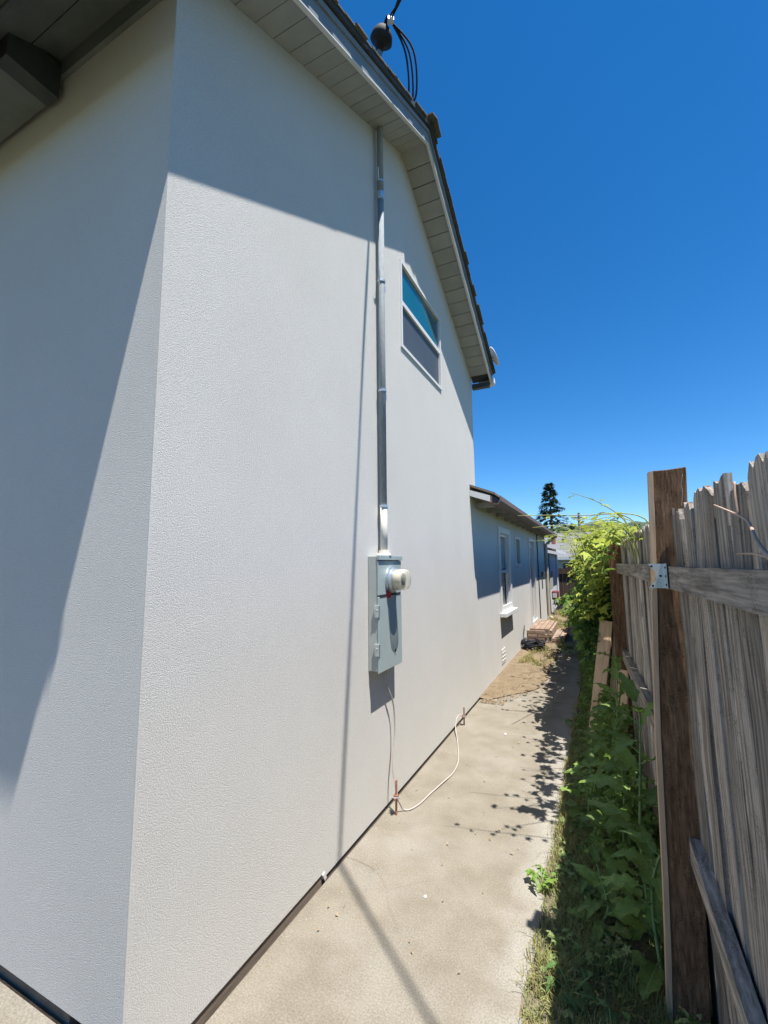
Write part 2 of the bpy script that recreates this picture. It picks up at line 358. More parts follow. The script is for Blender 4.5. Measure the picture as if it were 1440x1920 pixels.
# soffit boards across the rake overhang
ang = math.atan(SL)
soffit = part('soffit_backing', MB().prism([(Y0R + .02, zs(Y0R) + .03), (PY, PZ + .03), (Y1R, zs(Y1R) + .03), (Y1R, zs(Y1R) + .04), (PY, PZ + .04), (Y0R + .02, zs(Y0R) + .04)], 'x', WX - .001, RX - .022), 'dark_trim', house)
bw = .168
sbm = MB().box((0, 0, 0), (RX - .024 - WX, bw - .007, .018)).mesh('soffit_board', 'soffit_paint')
for sgn in (-1, 1):
    Ls = ((PY - Y0R - .03) if sgn < 0 else (Y1R - PY)) / math.cos(ang)
    for i in range(int(Ls / bw)):
        t = (i + .5) * bw; y = PY + sgn * t * math.cos(ang); z = PZ - t * math.sin(ang) + .009
        o = put('soffit_board', sbm, None, ((WX + RX - .022) / 2, y, z + R.uniform(-.001, .001)), (-sgn * ang, 0, 0)); o.parent = soffit
# rake boards, drip trim, roof slab
for sgn, ye in ((-1, Y0R), (1, Y1R)):
    def band(x0, x1, d0, d1, yend=ye): return MB().prism([(PY, PZ + d0), (yend, zs(yend) + d0), (yend, zs(yend) + d1), (PY, PZ + d1)], 'x', x0, x1)
    rb = part('rake_board', band(RX - .02, RX, -.025, .135), 'fascia_paint', house)
    sub('drip_moulding', band(RX + .001, RX + .013, .085, .125), 'fascia_paint', rb)
    sub('edge_bead', band(RX - .021, RX + .006, -.034, -.0255), 'trim_white', rb)
roof = part('roof', MB().prism([(PY, PZ + .137), (Y0R - .03, zs(Y0R) + .137 - .016), (Y0R - .03, zs(Y0R) + .160 - .016), (PY, PZ + .160), (Y1R + .03, zs(Y1R) + .144), (Y1R + .03, zs(Y1R) + .121)], 'x', -8.3, RX + .035), 'dark_trim', house)
shm = [MB().box((0, 0, 0), (.6 + .012 * (k % 3), .165, .011)).mesh('shingle', 'shingle') for k in range(5)]
for sgn, ye in ((-1, Y0R - .04), (1, Y1R + .04)):
    Ls = abs(ye - PY) / math.cos(ang); k = 0; t = Ls - .07
    while t > .05:
        y = PY + sgn * t * math.cos(ang); z = PZ + .169 - t * math.sin(ang)
        o = put('shingle', shm[k % 5], None, (RX + .05 - .3 - .006 * (k % 3) + R.uniform(-.003, .003), y, z + .004), (-sgn * (ang - .05), 0, 0)); o.parent = roof
        o2 = put('shingle', shm[(k + 2) % 5], None, (RX + .05 - .92, y, z + .004), (-sgn * (ang - .05), 0, 0)); o2.parent = roof
        t -= .138; k += 1
for k in range(8):
    m = MB().prism([(-.13, -.055), (0, .012), (.13, -.055), (.13, -.040), (0, .030), (-.13, -.040)], 'x', -.15, .15)
    o = put('ridge_cap', m.mesh('ridge_cap', 'shingle'), None, (RX - .05 - .2 * k, PY, PZ + .19), (0, .05, 0)); o.parent = roof
# front eave: sloping boards, fascia, gutter, frieze, low boxed beam
m = MB(); fz = lambda y: zs(YF) - .06 - SL * (YF - y)
for k, (a, b) in enumerate(((1.105, .955), (.950, .755))):
    mm = MB().prism([(a, fz(a)), (b, fz(b)), (b, fz(b) + .02), (a, fz(a) + .02)], 'x', -8.2, RX - .03)
    part('eave_board', mm, 'eave_grey', house)
ef = part('eave_fascia', MB().bx(-8.2, RX - .022, .73, .754, fz(.75) - .17, zs(Y0R) + .12), 'dark_trim', house)
gz = fz(.75) - .08
part('gutter', MB().prism([(.728, gz + .06), (.728, gz - .07), (.685, gz - .07), (.655, gz - .03), (.655, gz + .07), (.661, gz + .07), (.661, gz - .02), (.690, gz - .063), (.722, gz - .063), (.722, gz + .06)], 'x', -8.2, -1.3), 'dark_trim', house)
part('frieze_board', MB().bx(-8, WX + .001, YF - .022, YF - .001, zs(YF) - .17, zs(YF) - .052), 'eave_grey', house)
part('boxed_beam', MB().bx(-8, -2.46, .80, YF - .024, zs(YF) - .30, zs(YF) - .172), 'eave_grey', house, bevel=.006)
part('beam_end', MB().bx(-2.458, -2.36, .86, YF - .024, zs(YF) - .31, zs(YF) - .12), 'dark_trim', house)
# back eave end: dark open box and gutter end
part('eave_return', MB().bx(WX + .004, RX - .03, YB + .005, Y1R, zs(Y1R) - .085, zs(Y1R) - .012), 'dark_trim', house)
part('gutter_end', MB().bx(RX - .2, RX + .03, Y1R + .005, Y1R + .11, zs(Y1R) - .03, zs(Y1R) + .08), 'trim_white', house, bevel=.02)

# window of the gable
win = part('window', MB().add([], []).bx(WX - .10, WX - .062, WY0 + .002, WY1 - .002, WZ0 + .002, WZ1 - .002), 'glass_dark', house)
def frame(y0, y1, z0, z1, x0, x1, t): return MB().bx(x0, x1, y0, y1, z0, z0 + t).bx(x0, x1, y0, y1, z1 - t, z1).bx(x0, x1, y0, y0 + t, z0 + t, z1 - t).bx(x0, x1, y1 - t, y1, z0 + t, z1 - t)
sub('frame', frame(WY0 - .012, WY1 + .012, WZ0 - .012, WZ1 + .012, WX - .05, WX + .014, .030), 'trim_white', win)
zm = 4.265
sub('meeting_rail', MB().bx(WX - .045, WX + .006, WY0 + .0185, WY1 - .0185, zm - .0225, zm + .0225), 'trim_white', win)
sub('pane', MB().bx(WX - .022, WX - .012, WY0 + .019, WY1 - .019, zm + .023, WZ1 - .019), 'glass_sky_reflection', win)
sub('insect_screen', MB().bx(WX - .024, WX - .014, WY0 + .019, WY1 - .019, WZ0 + .019, zm - .023), 'screen_grey', win)

# ================================================================== LOW WING
wing = thing('single_storey_wing', (-4, 10, 0), 'low white stucco wing with brown gutter beyond the tall house', 'house')
WE = 15.3; WT = 2.72
m = MB()
ops = [(7.78, 8.66, .98, 2.32), (9.48, 10.0, 1.78, 2.30), (11.47, 12.42, .30, 2.33)]
ycur = YB + .0
for (a, b, z0, z1) in ops:
    m.add([(WX, ycur, -.1), (WX, a, -.1), (WX, a, WT), (WX, ycur, WT)], [(0, 1, 2, 3)])
    m.add([(WX, a, -.1), (WX, b, -.1), (WX, b, z0), (WX, a, z0)], [(0, 1, 2, 3)])
    m.add([(WX, a, z1), (WX, b, z1), (WX, b, WT), (WX, a, WT)], [(0, 1, 2, 3)])
    for (p, q) in (((a, z0), (b, z0)), ((b, z0), (b, z1)), ((b, z1), (a, z1)), ((a, z1), (a, z0))):
        m.add([(WX, *p), (WX, *q), (WX - .14, *q), (WX - .14, *p)], [(0, 1, 2, 3)])
    ycur = b
m.add([(WX, ycur, -.1), (WX, WE, -.1), (WX, WE, WT), (WX, ycur, WT)], [(0, 1, 2, 3)])
m.add([(WX, WE, -.1), (-7, WE, -.1), (-7, WE, WT), (WX, WE, WT)], [(0, 1, 2, 3)])
part('stucco_wall', m, 'stucco_far', wing)
EX = -1.22
RY0 = 5.90
wr = part('roof', MB().prism([(EX + .04, 2.715), (-4.3, 2.715 + .42 * 3.0), (-4.3, 2.745 + .42 * 3.0), (EX + .04, 2.745)], 'y', RY0, WE + .25), 'roof_brown', wing)
sub('soffit', MB().prism([(EX - .024, 2.655), (WX + .003, 2.72), (WX + .003, 2.74), (EX - .024, 2.675)], 'y', RY0 + .03, WE + .2), 'soffit_paint', wr)
part('fascia', MB().bx(EX - .022, EX, RY0, WE + .22, 2.60, 2.70), 'brown_gutter', wing)
part('rake_board', MB().prism([(EX - .023, 2.62), (WX + .003, 2.72), (WX + .003, 2.80), (EX - .023, 2.705)], 'y', RY0 - .01, RY0 + .012), 'trim_white', wing)
part('gutter', MB().prism([(EX + .002, 2.70), (EX + .002, 2.59), (EX + .07, 2.59), (EX + .10, 2.64), (EX + .10, 2.705), (EX + .093, 2.705), (EX + .09, 2.645), (EX + .065, 2.60), (EX + .009, 2.60), (EX + .009, 2.70)], 'y', RY0 + .06, WE + .2), 'brown_gutter', wing)
for k in range(13):
    part('rafter_tail', MB().bx(WX + .004, EX - .03, RY0 + .35 + k * .72, RY0 + .40 + k * .72, 2.59, 2.66), 'soffit_paint', wing)
a, b, z0, z1 = ops[0]
wn = part('window', MB().bx(WX - .1, WX - .07, a + .002, b - .002, z0 + .002, z1 - .002), 'glass_dark', wing)
sub('frame', frame(a - .10, b + .10, z0 - .02, z1 + .11, WX + .002, WX + .03, .10), 'trim_white', wn)
sub('sash_frame', frame(a + .002, b - .002, z0 + .002, z1 - .002, WX - .06, WX - .01, .045).bx(WX - .06, WX - .01, a + .047, b - .047, 1.62, 1.67), 'trim_white', wn)
sub('sill', MB().bx(WX + .002, WX + .11, a - .14, b + .14, z0 - .09, z0 - .022), 'trim_white', wn, bevel=.006)
sub('blind', MB().bx(WX - .068, WX - .063, a + .05, b - .05, 1.70, z1 - .05), 'blind', wn)
a, b, z0, z1 = ops[1]
wn = part('window', MB().bx(WX - .1, WX - .07, a + .002, b - .002, z0 + .002, z1 - .002), 'glass_dark', wing)
sub('frame', frame(a - .05, b + .05, z0 - .05, z1 + .05, WX + .002, WX + .025, .05).bx(WX - .06, WX - .02, (a + b) / 2 - .02, (a + b) / 2 + .02, z0 + .003, z1 - .003), 'trim_white', wn)
a, b, z0, z1 = ops[2]
dr = part('door', MB().bx(WX - .09, WX - .05, a + .002, b - .002, z0 + .002, z1 - .002), 'door_paint', wing)
sub('frame', frame(a - .07, b + .07, z0 - .02, z1 + .08, WX + .002, WX + .03, .07), 'trim_white', dr)
for (c, d) in ((z0 + .15, z0 + .85), (z0 + .98, z1 - .14)): sub('panel', MB().bx(WX - .048, WX - .04, a + .13, b - .13, c, d), 'downspout_tan', dr)
sub('handle', MB().tube([(WX - .045, a + .08, 1.25), (WX + .02, a + .08, 1.25), (WX + .02, a + .08, 1.13), (WX - .045, a + .08, 1.13)], .01), 'galvanised', dr)
m = MB().bx(WX + .001, WX + .008, 7.62, 7.95, .13, .36)
vt = part('foundation_vent', m, 'stucco_far', wing)
for k in range(3): sub('louvre', MB().bx(WX + .009, WX + .014, 7.65, 7.92, .17 + k * .06, .18 + k * .06), 'stucco_far', vt)
part('wall_cable', MB().tube([(WX + .02, 13.15, 2.60), (WX + .02, 13.16, 1.5), (WX + .02, 13.18, .25)], .014, 6), 'black_rubber', wing)
part('junction_box', MB().bx(WX + .003, WX + .09, 14.0, 14.28, 1.30, 1.52), 'bucket', wing, bevel=.008)
dsp = part('downspout', MB().tube([(EX + .03, 15.1, 2.58), (WX + .07, 15.1, 2.38), (WX + .06, 15.1, 1.2), (WX + .06, 15.1, .12), (WX + .16, 15.1, .05)], .045, 8), 'downspout_tan', wing)
part('corner_board', MB().bx(WX + .002, WX + .022, WE - .14, WE, .2, 2.58), 'downspout_tan', wing)

annex = thing('lean_to_annex', (-3, 17, 0), 'small annex with low sloping roof past the end of the white wing', 'house')
m = MB(); m.bx(-5, WX - .03, WE + .005, 20.3, -.1, 2.14)
part('wall', m, 'annex_paint', annex)
part('roof', MB().prism([(EX + .02, 2.17), (-4, 2.9), (-4, 2.96), (EX + .02, 2.23)], 'y', WE + .27, 20.5), 'roof_brown', annex)
part('fascia', MB().bx(EX + .021, EX + .04, WE + .27, 20.5, 2.12, 2.235), 'trim_white', annex)
part('corner_board', MB().bx(WX - .028, WX + .005, 20.14, 20.32, 0, 2.13), 'trim_white', annex)
part('vent_pipe', MB().tube([(WX + .04, 19.2, .3), (WX + .04, 19.2, 2.1)], .035, 8), 'annex_paint', annex)

pn = thing('electric_panel', (WX, 16.2, .95), 'pale grey electric panel on the far annex wall above the gas meter', 'electric panel')
part('cabinet', MB().bx(WX - .028, WX + .09, 15.75, 16.7, .90, 1.50), 'box_side', pn, bevel=.01)
part('conduit', MB().tube([(WX + .03, 16.2, 1.51), (WX + .03, 16.2, 2.1)], .025, 8), 'galvanised', pn)
gm = thing('gas_meter', (WX + .15, 16.6, 0), 'maroon and white gas meter with bent pipes by the far annex', 'gas meter')
part('body', MB().bx(WX + .05, WX + .26, 16.35, 16.8, .52, .82), 'maroon', gm, bevel=.04)
part('dial', MB().bx(WX + .08, WX + .22, 16.33, 16.345, .60, .75), 'trim_white', gm)
part('pipe', MB().tube(smooth_path([(WX + .12, 16.45, .52), (WX + .12, 16.45, .38), (WX + .2, 16.2, .33), (WX + .14, 16.1, .2), (WX + .14, 16.1, -.02)]), .022, 8), 'galvanised', gm, smooth=True)
part('pipe', MB().tube(smooth_path([(WX + .14, 16.72, .52), (WX + .16, 16.8, .36), (WX + .22, 17.1, .42), (WX + .1, 17.3, .3), (WX - .02, 17.4, .3)]), .022, 8), 'bucket', gm, smooth=True)
bk = thing('bucket', (-1.36, 17.8, .02), 'dark plastic bucket standing at the foot of the annex wall', 'bucket')
part('shell', MB().lathe([(0, .12), (.28, .15), (.28, .14), (.02, .112)], (-1.36, 17.8, .02), (0, 0, 1), 20), 'bucket', bk, smooth=False)
part('rim', MB().lathe([(.0, .158), (.025, .158), (.025, .141), (0, .141)], (-1.36, 17.8, .275), (0, 0, 1), 20), 'bucket', bk)

# ================================================================== ELECTRICAL
con = thing('electrical_conduit', (WX + .045, 3.06, 1.86), 'galvanised steel conduit running up the stucco wall from meter box to roof', 'conduit')
cx, cy = WX + .048, 3.062
part('pipe', MB().tube([(cx, cy, 1.865), (cx, cy, 2.25)], .028, 20), 'conduit_paint', con, smooth=True)
part('pipe', MB().tube([(cx, cy, 2.251), (cx, cy, 3.6), (cx, cy, 4.88)], .0265, 20), 'galvanised', con, smooth=True)
part('pipe', MB().tube([(cx, cy, 4.94), (cx, cy, 6.35)], .0265, 20), 'galvanised', con, smooth=True)
part('coupling', MB().lathe([(0, .0265), (.004, .0315), (.066, .0315), (.07, .0265)], (cx, cy, 4.875), (0, 0, 1), 20), 'galv_clean', con)
part('hub', MB().lathe([(0, .058), (.012, .058), (.018, .045), (.045, .040)], (cx, cy, 1.862), (0, 0, 1), 20), 'conduit_paint', con)
for z in (5.03, 4.118, 3.174, 2.238):
    s = part('strap', MB().lathe([(0, .027), (0, .033), (.018, .033), (.018, .027)], (cx, cy, z), (0, 0, 1), 20), 'galv_clean', con)
    sub('tab', MB().box((cx - .008, cy + .045, z + .006), (.016, .036, .024)).box((cx + .002, cy + .055, z - .022), (.010, .016, .06)), 'galv_clean', s)
    if z > 4: sub('tail', MB().tube([(cx + .0, cy - .033, z + .006), (cx + .01, cy - .06, z + .02), (cx + .02, cy - .085, z + .075)], [.008, .006, .003], 6), 'galv_clean', s)
wh = part('weatherhead', MB().lathe([(0, .034), (.045, .038), (.055, .085), (.07, .10), (.12, .092), (.165, .06), (.185, .02)], (cx, cy, 6.33), (.45, -.25, 1), 18), 'black_rubber', con, smooth=True)
part('roof_flashing', MB().lathe([(0, .14), (.02, .12), (.10, .04), (.16, .034)], (cx, cy, zs(cy) + .17), (0, 0, 1), 18), 'dark_trim', con)

sc = thing('service_cable', (cx + .1, cy - .05, 6.45), 'black overhead service cable leaving the weatherhead at the roof edge', 'cable')
A = Vector((cx + .16, cy - .10, 6.42)); D = Vector((.693, -.546, .02))
p1 = [A + D * t + Vector((0, 0, .012 * t)) for t in (0, .3, 1, 3, 7, 14)]
for dz, dy in ((0, 0), (.02, .02), (.035, -.012)):
    tw = [p + Vector((.006 * math.sin(i * .9 + dz * 90), dy * .6, dz * .6 * math.cos(i * .5))) for i, p in enumerate(smooth_path(p1, 8))]
    part('strand', MB().tube(tw, .0065, 6), 'black_rubber', sc, smooth=True)
for k, (ox, oy, low) in enumerate(((.02, .03, .40), (.05, .05, .46), (.09, .04, .43))):
    P = [(cx + .05, cy - .02, 6.50), (cx + .12, cy - .03 - .02 * k, 6.53), A + Vector((.0, .02, .01)), (cx + .20 + ox, cy + .05 + oy, 6.28), (cx + .17 + ox, cy + .18 + oy, 6.42 - low), (cx + .05 + ox, cy + .20 + oy, 6.34 - low)]
    part('drip_loop', MB().tube(smooth_path(P, 6), .0085, 6), 'black_rubber', sc, smooth=True)
part('clamp', MB().box(A, (.05, .04, .03), Matrix.Rotation(.6, 3, 'Z')), 'galv_clean', sc)

BX1 = WX + .088; by0, by1, bz0, bz1 = 2.878, 3.292, 1.03, 1.86
mbx = thing('meter_box', (WX + .04, 3.08, 1.03), 'grey steel electric meter box with round glass meter on the stucco wall', 'meter box')
part('cabinet', MB().bx(WX + .001, BX1 - .012, by0 + .004, by1 - .004, bz0 + .012, bz1), 'box_side', mbx, bevel=.004)
cov = part('cover', MB().bx(BX1 - .0115, BX1, by0, by1, bz0, bz0 + .535), 'box_grey', mbx, bevel=.003)
cov2 = part('cover', MB().bx(BX1 - .0115, BX1, by0, by1, bz0 + .545, bz1 - .035), 'box_grey', mbx, bevel=.003)
part('top_lip', MB().bx(BX1 - .0115, BX1 + .012, by0 - .002, by1 + .002, bz1 - .030, bz1 + .004), 'box_grey', mbx, bevel=.003)
part('seam', MB().bx(BX1 - .014, BX1 - .001, by0 + .01, by1 - .01, bz0 + .536, bz0 + .544), 'black_seam', mbx)
for z in (1.15, 1.42):
    l = part('latch', MB().bx(BX1 - .03, BX1 + .006, by0 - .012, by0 + .012, z, z + .085), 'galv_clean', mbx, bevel=.003)
    sub('screw', MB().lathe([(0, .008), (.008, .006)], (BX1 - .012, by0 - .012, z + .05), (0, -1, 0), 10), 'galvanised', l)
mc = Vector((BX1, 3.085, 1.683))
mt = part('meter', MB().lathe([(0, .098), (.018, .098), (.024, .088), (.045, .086), (.05, .078)], mc, (1, 0, 0), 32), 'galv_clean', mbx, smooth=False)
sub('dial', MB().lathe([(0, .066), (.075, .066), (.078, .05)], mc + Vector((.03, 0, 0)), (1, 0, 0), 28), 'meter_dial', mt)
sub('dial_ring', MB().lathe([(0, .052), (.003, .052), (.003, .046), (0, .046)], mc + Vector((.1085, 0, 0)), (1, 0, 0), 28), 'galvanised', mt)
sub('display', MB().bx(mc.x + .109, mc.x + .112, mc.y - .03, mc.y + .03, mc.z + .01, mc.z + .035), 'bucket', mt)
sub('glass_dome', MB().lathe([(0, .080), (.05, .079), (.085, .076), (.098, .070), (.104, .055)], mc + Vector((.045, 0, 0)), (1, 0, 0), 32), 'meter_glass', mt, smooth=True)
part('seal_tag', MB().box((BX1 + .0105, 3.035, bz0 + .545), (.012, .042, .05), Matrix.Rotation(.2, 3, 'X')), 'red_tag', mbx)
part('seal_strap', MB().bx(BX1 + .001, BX1 + .0038, by0 + .02, by1 - .02, bz0 + .535, bz0 + .547), 'black_seam', mbx)
part('embossed_mark', MB().lathe([(0, .022), (.002, .022), (.002, .017), (0, .017)], (BX1 + .0005, 3.16, 1.14), (1, 0, 0), 24), 'box_side', mbx)

def rod(x, y, h, label):
    t = thing('ground_rod', (x, y, 0), label, 'ground rod', 'copper ground rods at the wall foot')
    part('shaft', MB().tube([(x, y, -.02), (x + .003, y + .004, h)], .0085, 10), 'rod_rust', t)
    c = part('clamp', MB().box((x, y, h * .52), (.03, .026, .028)).box((x + .004, y - .022, h * .5), (.014, .03, .014)), 'rod_rust', t)
    sub('bolt', MB().tube([(x - .03, y - .015, h * .5), (x + .034, y - .015, h * .53)], .005, 8), 'galvanised', c)
    return t
rod(-1.416, 3.104, .236, 'rusty ground rod with clamp standing nearer the meter box')
rod(-1.449, 5.04, .19, 'rusty ground rod farther along the wall near the dirt')
gw = MB().tube(smooth_path([(WX + .05, 3.09, 1.04), (-1.49, 3.10, .95), (-1.485, 3.14, .857), (-1.478, 3.215, .723), (-1.474, 3.225, .525), (-1.468, 3.17, .32), (-1.445, 3.15, .20), (-1.412, 3.12, .125)]), .0065, 8)
tag(part('ground_wire', gw, 'wire_cream', smooth=True), 'thin pale wire hanging from the meter box down to the nearer ground rod', 'wire')
gw = MB().tube(smooth_path([(-1.405, 3.10, .115), (-1.40, 3.14, .06), (-1.385, 3.17, .012), (-1.345, 3.20, .008), (-1.31, 3.30, .008), (-1.285, 3.47, .010), (-1.25, 3.67, .014), (-1.225, 3.87, .009), (-1.245, 4.10, .008), (-1.31, 4.33, .008), (-1.40, 4.60, .012), (-1.475, 4.80, .05), (-1.485, 4.90, .12), (-1.468, 4.98, .13), (-1.452, 5.03, .10)]), .0052, 8)
tag(part('ground_wire', gw, 'wire_cream', smooth=True), 'pale wire looping over the concrete between the two ground rods', 'wire')

ds = thing('satellite_dish', (-1.3, 6.15, 4.6), 'round pale dish on the roof edge above the far end of the gable', 'satellite dish')
part('dish', MB().lathe([(0, .03), (.012, .09), (.025, .12), (.04, .145), (.046, .145), (.03, .118), (.018, .088), (.008, .03)], (-1.20, 6.16, 4.76), (.75, .2, .35), 28), 'dish_grey', ds, smooth=True)
part('mast', MB().tube([(-1.3, 6.10, 4.60), (-1.24, 6.13, 4.72), (-1.20, 6.16, 4.76)], .016, 8), 'galvanised', ds)
part('feed_arm', MB().tube([(-1.19, 6.16, 4.70), (-1.13, 6.18, 4.76)], .006, 6), 'bucket', ds)

# ================================================================== FENCE
fence = thing('wooden_fence', (.3, 4, 0), 'weathered grey board fence with brown posts along the right side', 'fence')
def board_mesh(seed, h):
    r = random.Random(seed); wv = .138; th = .019; n = 7; m = MB(); zsn = 7
    tops = [h + r.uniform(-.018, .008) - (r.uniform(.012, .035) if i in (0, n - 1) and r.random() < .6 else 0) for i in range(n)]
    bow = [r.uniform(-.006, .006) for _ in range(zsn + 1)]
    edge = [[r.uniform(-.003, .003) for _ in range(zsn + 1)] for _ in range(2)]
    cup = r.uniform(-.004, .004)
    for sx in (-1, 1):
        for k in range(zsn + 1):
            for i in range(n):
                u = i / (n - 1); y = (u - .5) * wv
                if i == 0: y += edge[0][k]
                if i == n - 1: y += edge[1][k]
                z = tops[i] * k / zsn
                m.v.append((sx * th / 2 + bow[k] + cup * (4 * (u - .5) ** 2), y, z))
    o = (zsn + 1) * n; q = lambda s, k, i: s * o + k * n + i
    for k in range(zsn):
        for i in range(n - 1):
            m.f.append((q(0, k, i), q(0, k + 1, i), q(0, k + 1, i + 1), q(0, k, i + 1)))
            m.f.append((q(1, k, i), q(1, k, i + 1), q(1, k + 1, i + 1), q(1, k + 1, i)))
        m.f.append((q(0, k, 0), q(1, k, 0), q(1, k + 1, 0), q(0, k + 1, 0)))
        m.f.append((q(0, k, n - 1), q(0, k + 1, n - 1), q(1, k + 1, n - 1), q(1, k, n - 1)))
    for i in range(n - 1): m.f.append((q(0, zsn, i), q(1, zsn, i), q(1, zsn, i + 1), q(0, zsn, i + 1)))
    return m.mesh('board', 'wood_grey')
BM = [board_mesh(100 + k, 2.012 + .010 * (k % 5)) for k in range(12)]
y = .35; k = 0
while y < 20.4:
    ax = fence_x(y); dxy = (fence_x(y + .1) - fence_x(y - .1)) / .2
    put('board', BM[(k * 5 + k // 12) % 12], fence, (ax + .011 + R.uniform(-.003, .003), y, R.uniform(-.03, .012) - (.0 if y < 6 else .05)), (R.uniform(-.006, .006), R.uniform(-.004, .004), -math.atan(dxy) + R.uniform(-.05, .05) + .0))
    y += .1445 + R.uniform(-.002, .003); k += 1
def rail(y0, y1, z, zz=None, h=.09, d=.042):
    zz = zz if zz is not None else z; m = MB(); n = 9
    for i in range(n + 1):
        yy = y0 + (y1 - y0) * i / n; x = fence_x(yy) - .004; z1 = z + (zz - z) * i / n + .004 * mnoise.noise((yy * 3, z, 0))
        for (dx, dz) in ((-d, -h / 2), (0, -h / 2), (0, h / 2), (-d, h / 2)): m.v.append((x + dx + .003 * mnoise.noise((yy * 5, dz * 9, z)), yy, z1 + dz))
    m.f = [(i * 4 + j, i * 4 + (j + 1) % 4, (i + 1) * 4 + (j + 1) % 4, (i + 1) * 4 + j) for i in range(n) for j in range(4)] + [(3, 2, 1, 0), (n * 4, n * 4 + 1, n * 4 + 2, n * 4 + 3)]
    return part('rail', m, 'wood_rail', fence)
rail(.2, 2.165, 1.735); rail(.2, 2.165, .34, .69)
rail(2.30, 4.84, 1.74); rail(2.30, 4.84, .90, .93); rail(4.95, 7.5, 1.72); rail(4.95, 7.5, .5); rail(7.5, 13, 1.7); rail(13, 20, 1.7)
def post(x, y, wx, wy, h, rz, lean, mat='wood_post', n=8):
    m = MB()
    prof = [(-.5, -.5), (-.05, -.5), (.5, -.5), (.5, 0), (.5, .5), (0, .5), (-.5, .5), (-.5, .05)]
    c, s = math.cos(rz), math.sin(rz)
    for i in range(n + 1):
        z = -.1 + (h + .1) * i / n
        for k, (a, b) in enumerate(prof):
            px, py = a * wx, b * wy
            f = .0025 * mnoise.noise((k * 3.3, z * 4, x)); px *= 1 + f * 8; py *= 1 + f * 8
            zz = z + (.012 * mnoise.noise((k * 2.1, 9, y)) if i == n else 0)
            m.v.append((x + px * c - py * s + lean[0] * z / h, y + px * s + py * c + lean[1] * z / h, zz))
    K = len(prof)
    m.f = [(i * K + j, i * K + (j + 1) % K, (i + 1) * K + (j + 1) % K, (i + 1) * K + j) for i in range(n) for j in range(K)] + [tuple(range(n * K, n * K + K))]
    return part('post', m, mat, fence, bevel=.004)
p1o = post(.222, 2.24, .125, .13, 2.19, -.16, (.085, 0)); p1o['label'] = 'tall rough brown post nearest the camera, one face coloured pale as if lit'
# added pale strip: light on the near post's house-facing side put into colour
m = MB()
for i in range(9):
    z = 0 + 2.185 * i / 8; bx0 = .148 + .085 * z / 2.19 + .004 * math.sin(z * 4)
    for (dx, dy) in ((-.012, -.058), (.006, -.060), (.006, -.012), (-.012, -.010)): m.v.append((bx0 + dx, 2.24 + dy + .004 * mnoise.noise((z * 3, 0, 0)), z))
m.f = [(i * 4 + j, i * 4 + (j + 1) % 4, (i + 1) * 4 + (j + 1) % 4, (i + 1) * 4 + j) for i in range(8) for j in range(4)] + [(32, 33, 34, 35)]
part('lit_face_strip', m, 'wood_tan', fence)
post(.165, 4.90, .11, .11, 2.06, -.1, (.0, 0)); post(fence_x(7.5) - .06, 7.5, .1, .1, 2.0, 0, (0, 0)); post(fence_x(10.2) - .06, 10.2, .1, .1, 2.0, 0, (0, 0))
post(fence_x(13) - .06, 13, .1, .1, 2.0, 0, (0, 0)); post(fence_x(16.5) - .06, 16.5, .1, .1, 2.0, 0, (0, 0))
# galvanised rail bracket on the near post
bm_ = MB(); bxx = .2405; byy = 2.155
bm_.add([(bxx - .05, byy, 1.69), (bxx + .012, byy, 1.69), (bxx + .012, byy, 1.79), (bxx - .05, byy, 1.79), (bxx - .022, byy, 1.755), (bxx - .022, byy, 1.725),
         (bxx - .05, byy - .003, 1.69), (bxx + .012, byy - .003, 1.69), (bxx + .012, byy - .003, 1.79), (bxx - .05, byy - .003, 1.79), (bxx - .022, byy - .003, 1.755), (bxx - .022, byy - .003, 1.725)],
        [(0, 1, 5), (1, 2, 4, 5), (2, 3, 4), (6, 11, 7), (7, 11, 10, 8), (8, 10, 9), (0, 6, 7, 1), (2, 8, 9, 3), (3, 9, 10, 4), (4, 10, 11, 5), (5, 11, 6, 0)])
bm_.bx(bxx + .009, bxx + .012, byy - .05, byy - .0005, 1.689, 1.791)
brk = part('bracket', bm_, 'galv_clean', fence)
for zq, xq in ((1.70, -.036), (1.78, -.036), (1.74, -.006)): sub('nail', MB().lathe([(0, .005), (.004, .004)], (bxx + xq, byy - .003, zq), (0, -1, 0), 8), 'black_seam', brk)
for zq in (1.705, 1.74, 1.775): sub('nail', MB().lathe([(0, .005), (.003, .004)], (bxx + .009, byy - .035, zq), (-1, 0, 0), 8), 'black_seam', brk)

def plank(name, p0, p1, wd, th, nrm, label):
    p0, p1 = Vector(p0), Vector(p1); d = (p1 - p0).normalized(); n = Vector(nrm); n = (n - d * n.dot(d)).normalized(); s = d.cross(n)
    L = (p1 - p0).length; m = MB().box((0, 0, L / 2), (wd, th, L))
    o = put(name, m.mesh(name, 'wood_tan')); o.matrix_world = Matrix(((s.x, n.x, d.x, p0.x), (s.y, n.y, d.y, p0.y), (s.z, n.z, d.z, p0.z), (0, 0, 0, 1)))
    b = o.modifiers.new('bevel', 'BEVEL'); b.width = .003
    return tag(o, label, 'plank', 'planks leaning on the fence')
plank('leaning_plank', (-.135, 4.98, .0), (.055, 5.22, 1.19), .13, .022, (-.45, -1, .3), 'tan plank leaning on the fence, nearest the path of the three')
plank('leaning_plank', (.035, 5.06, .0), (.17, 5.18, 1.10), .13, .022, (-.7, -1, .3), 'tan plank leaning on the fence, middle of the three')
plank('leaning_plank', (.09, 4.62, .0), (.165, 4.78, .80), .09, .022, (-.6, -1, .3), 'narrow tan plank leaning against the second fence post')

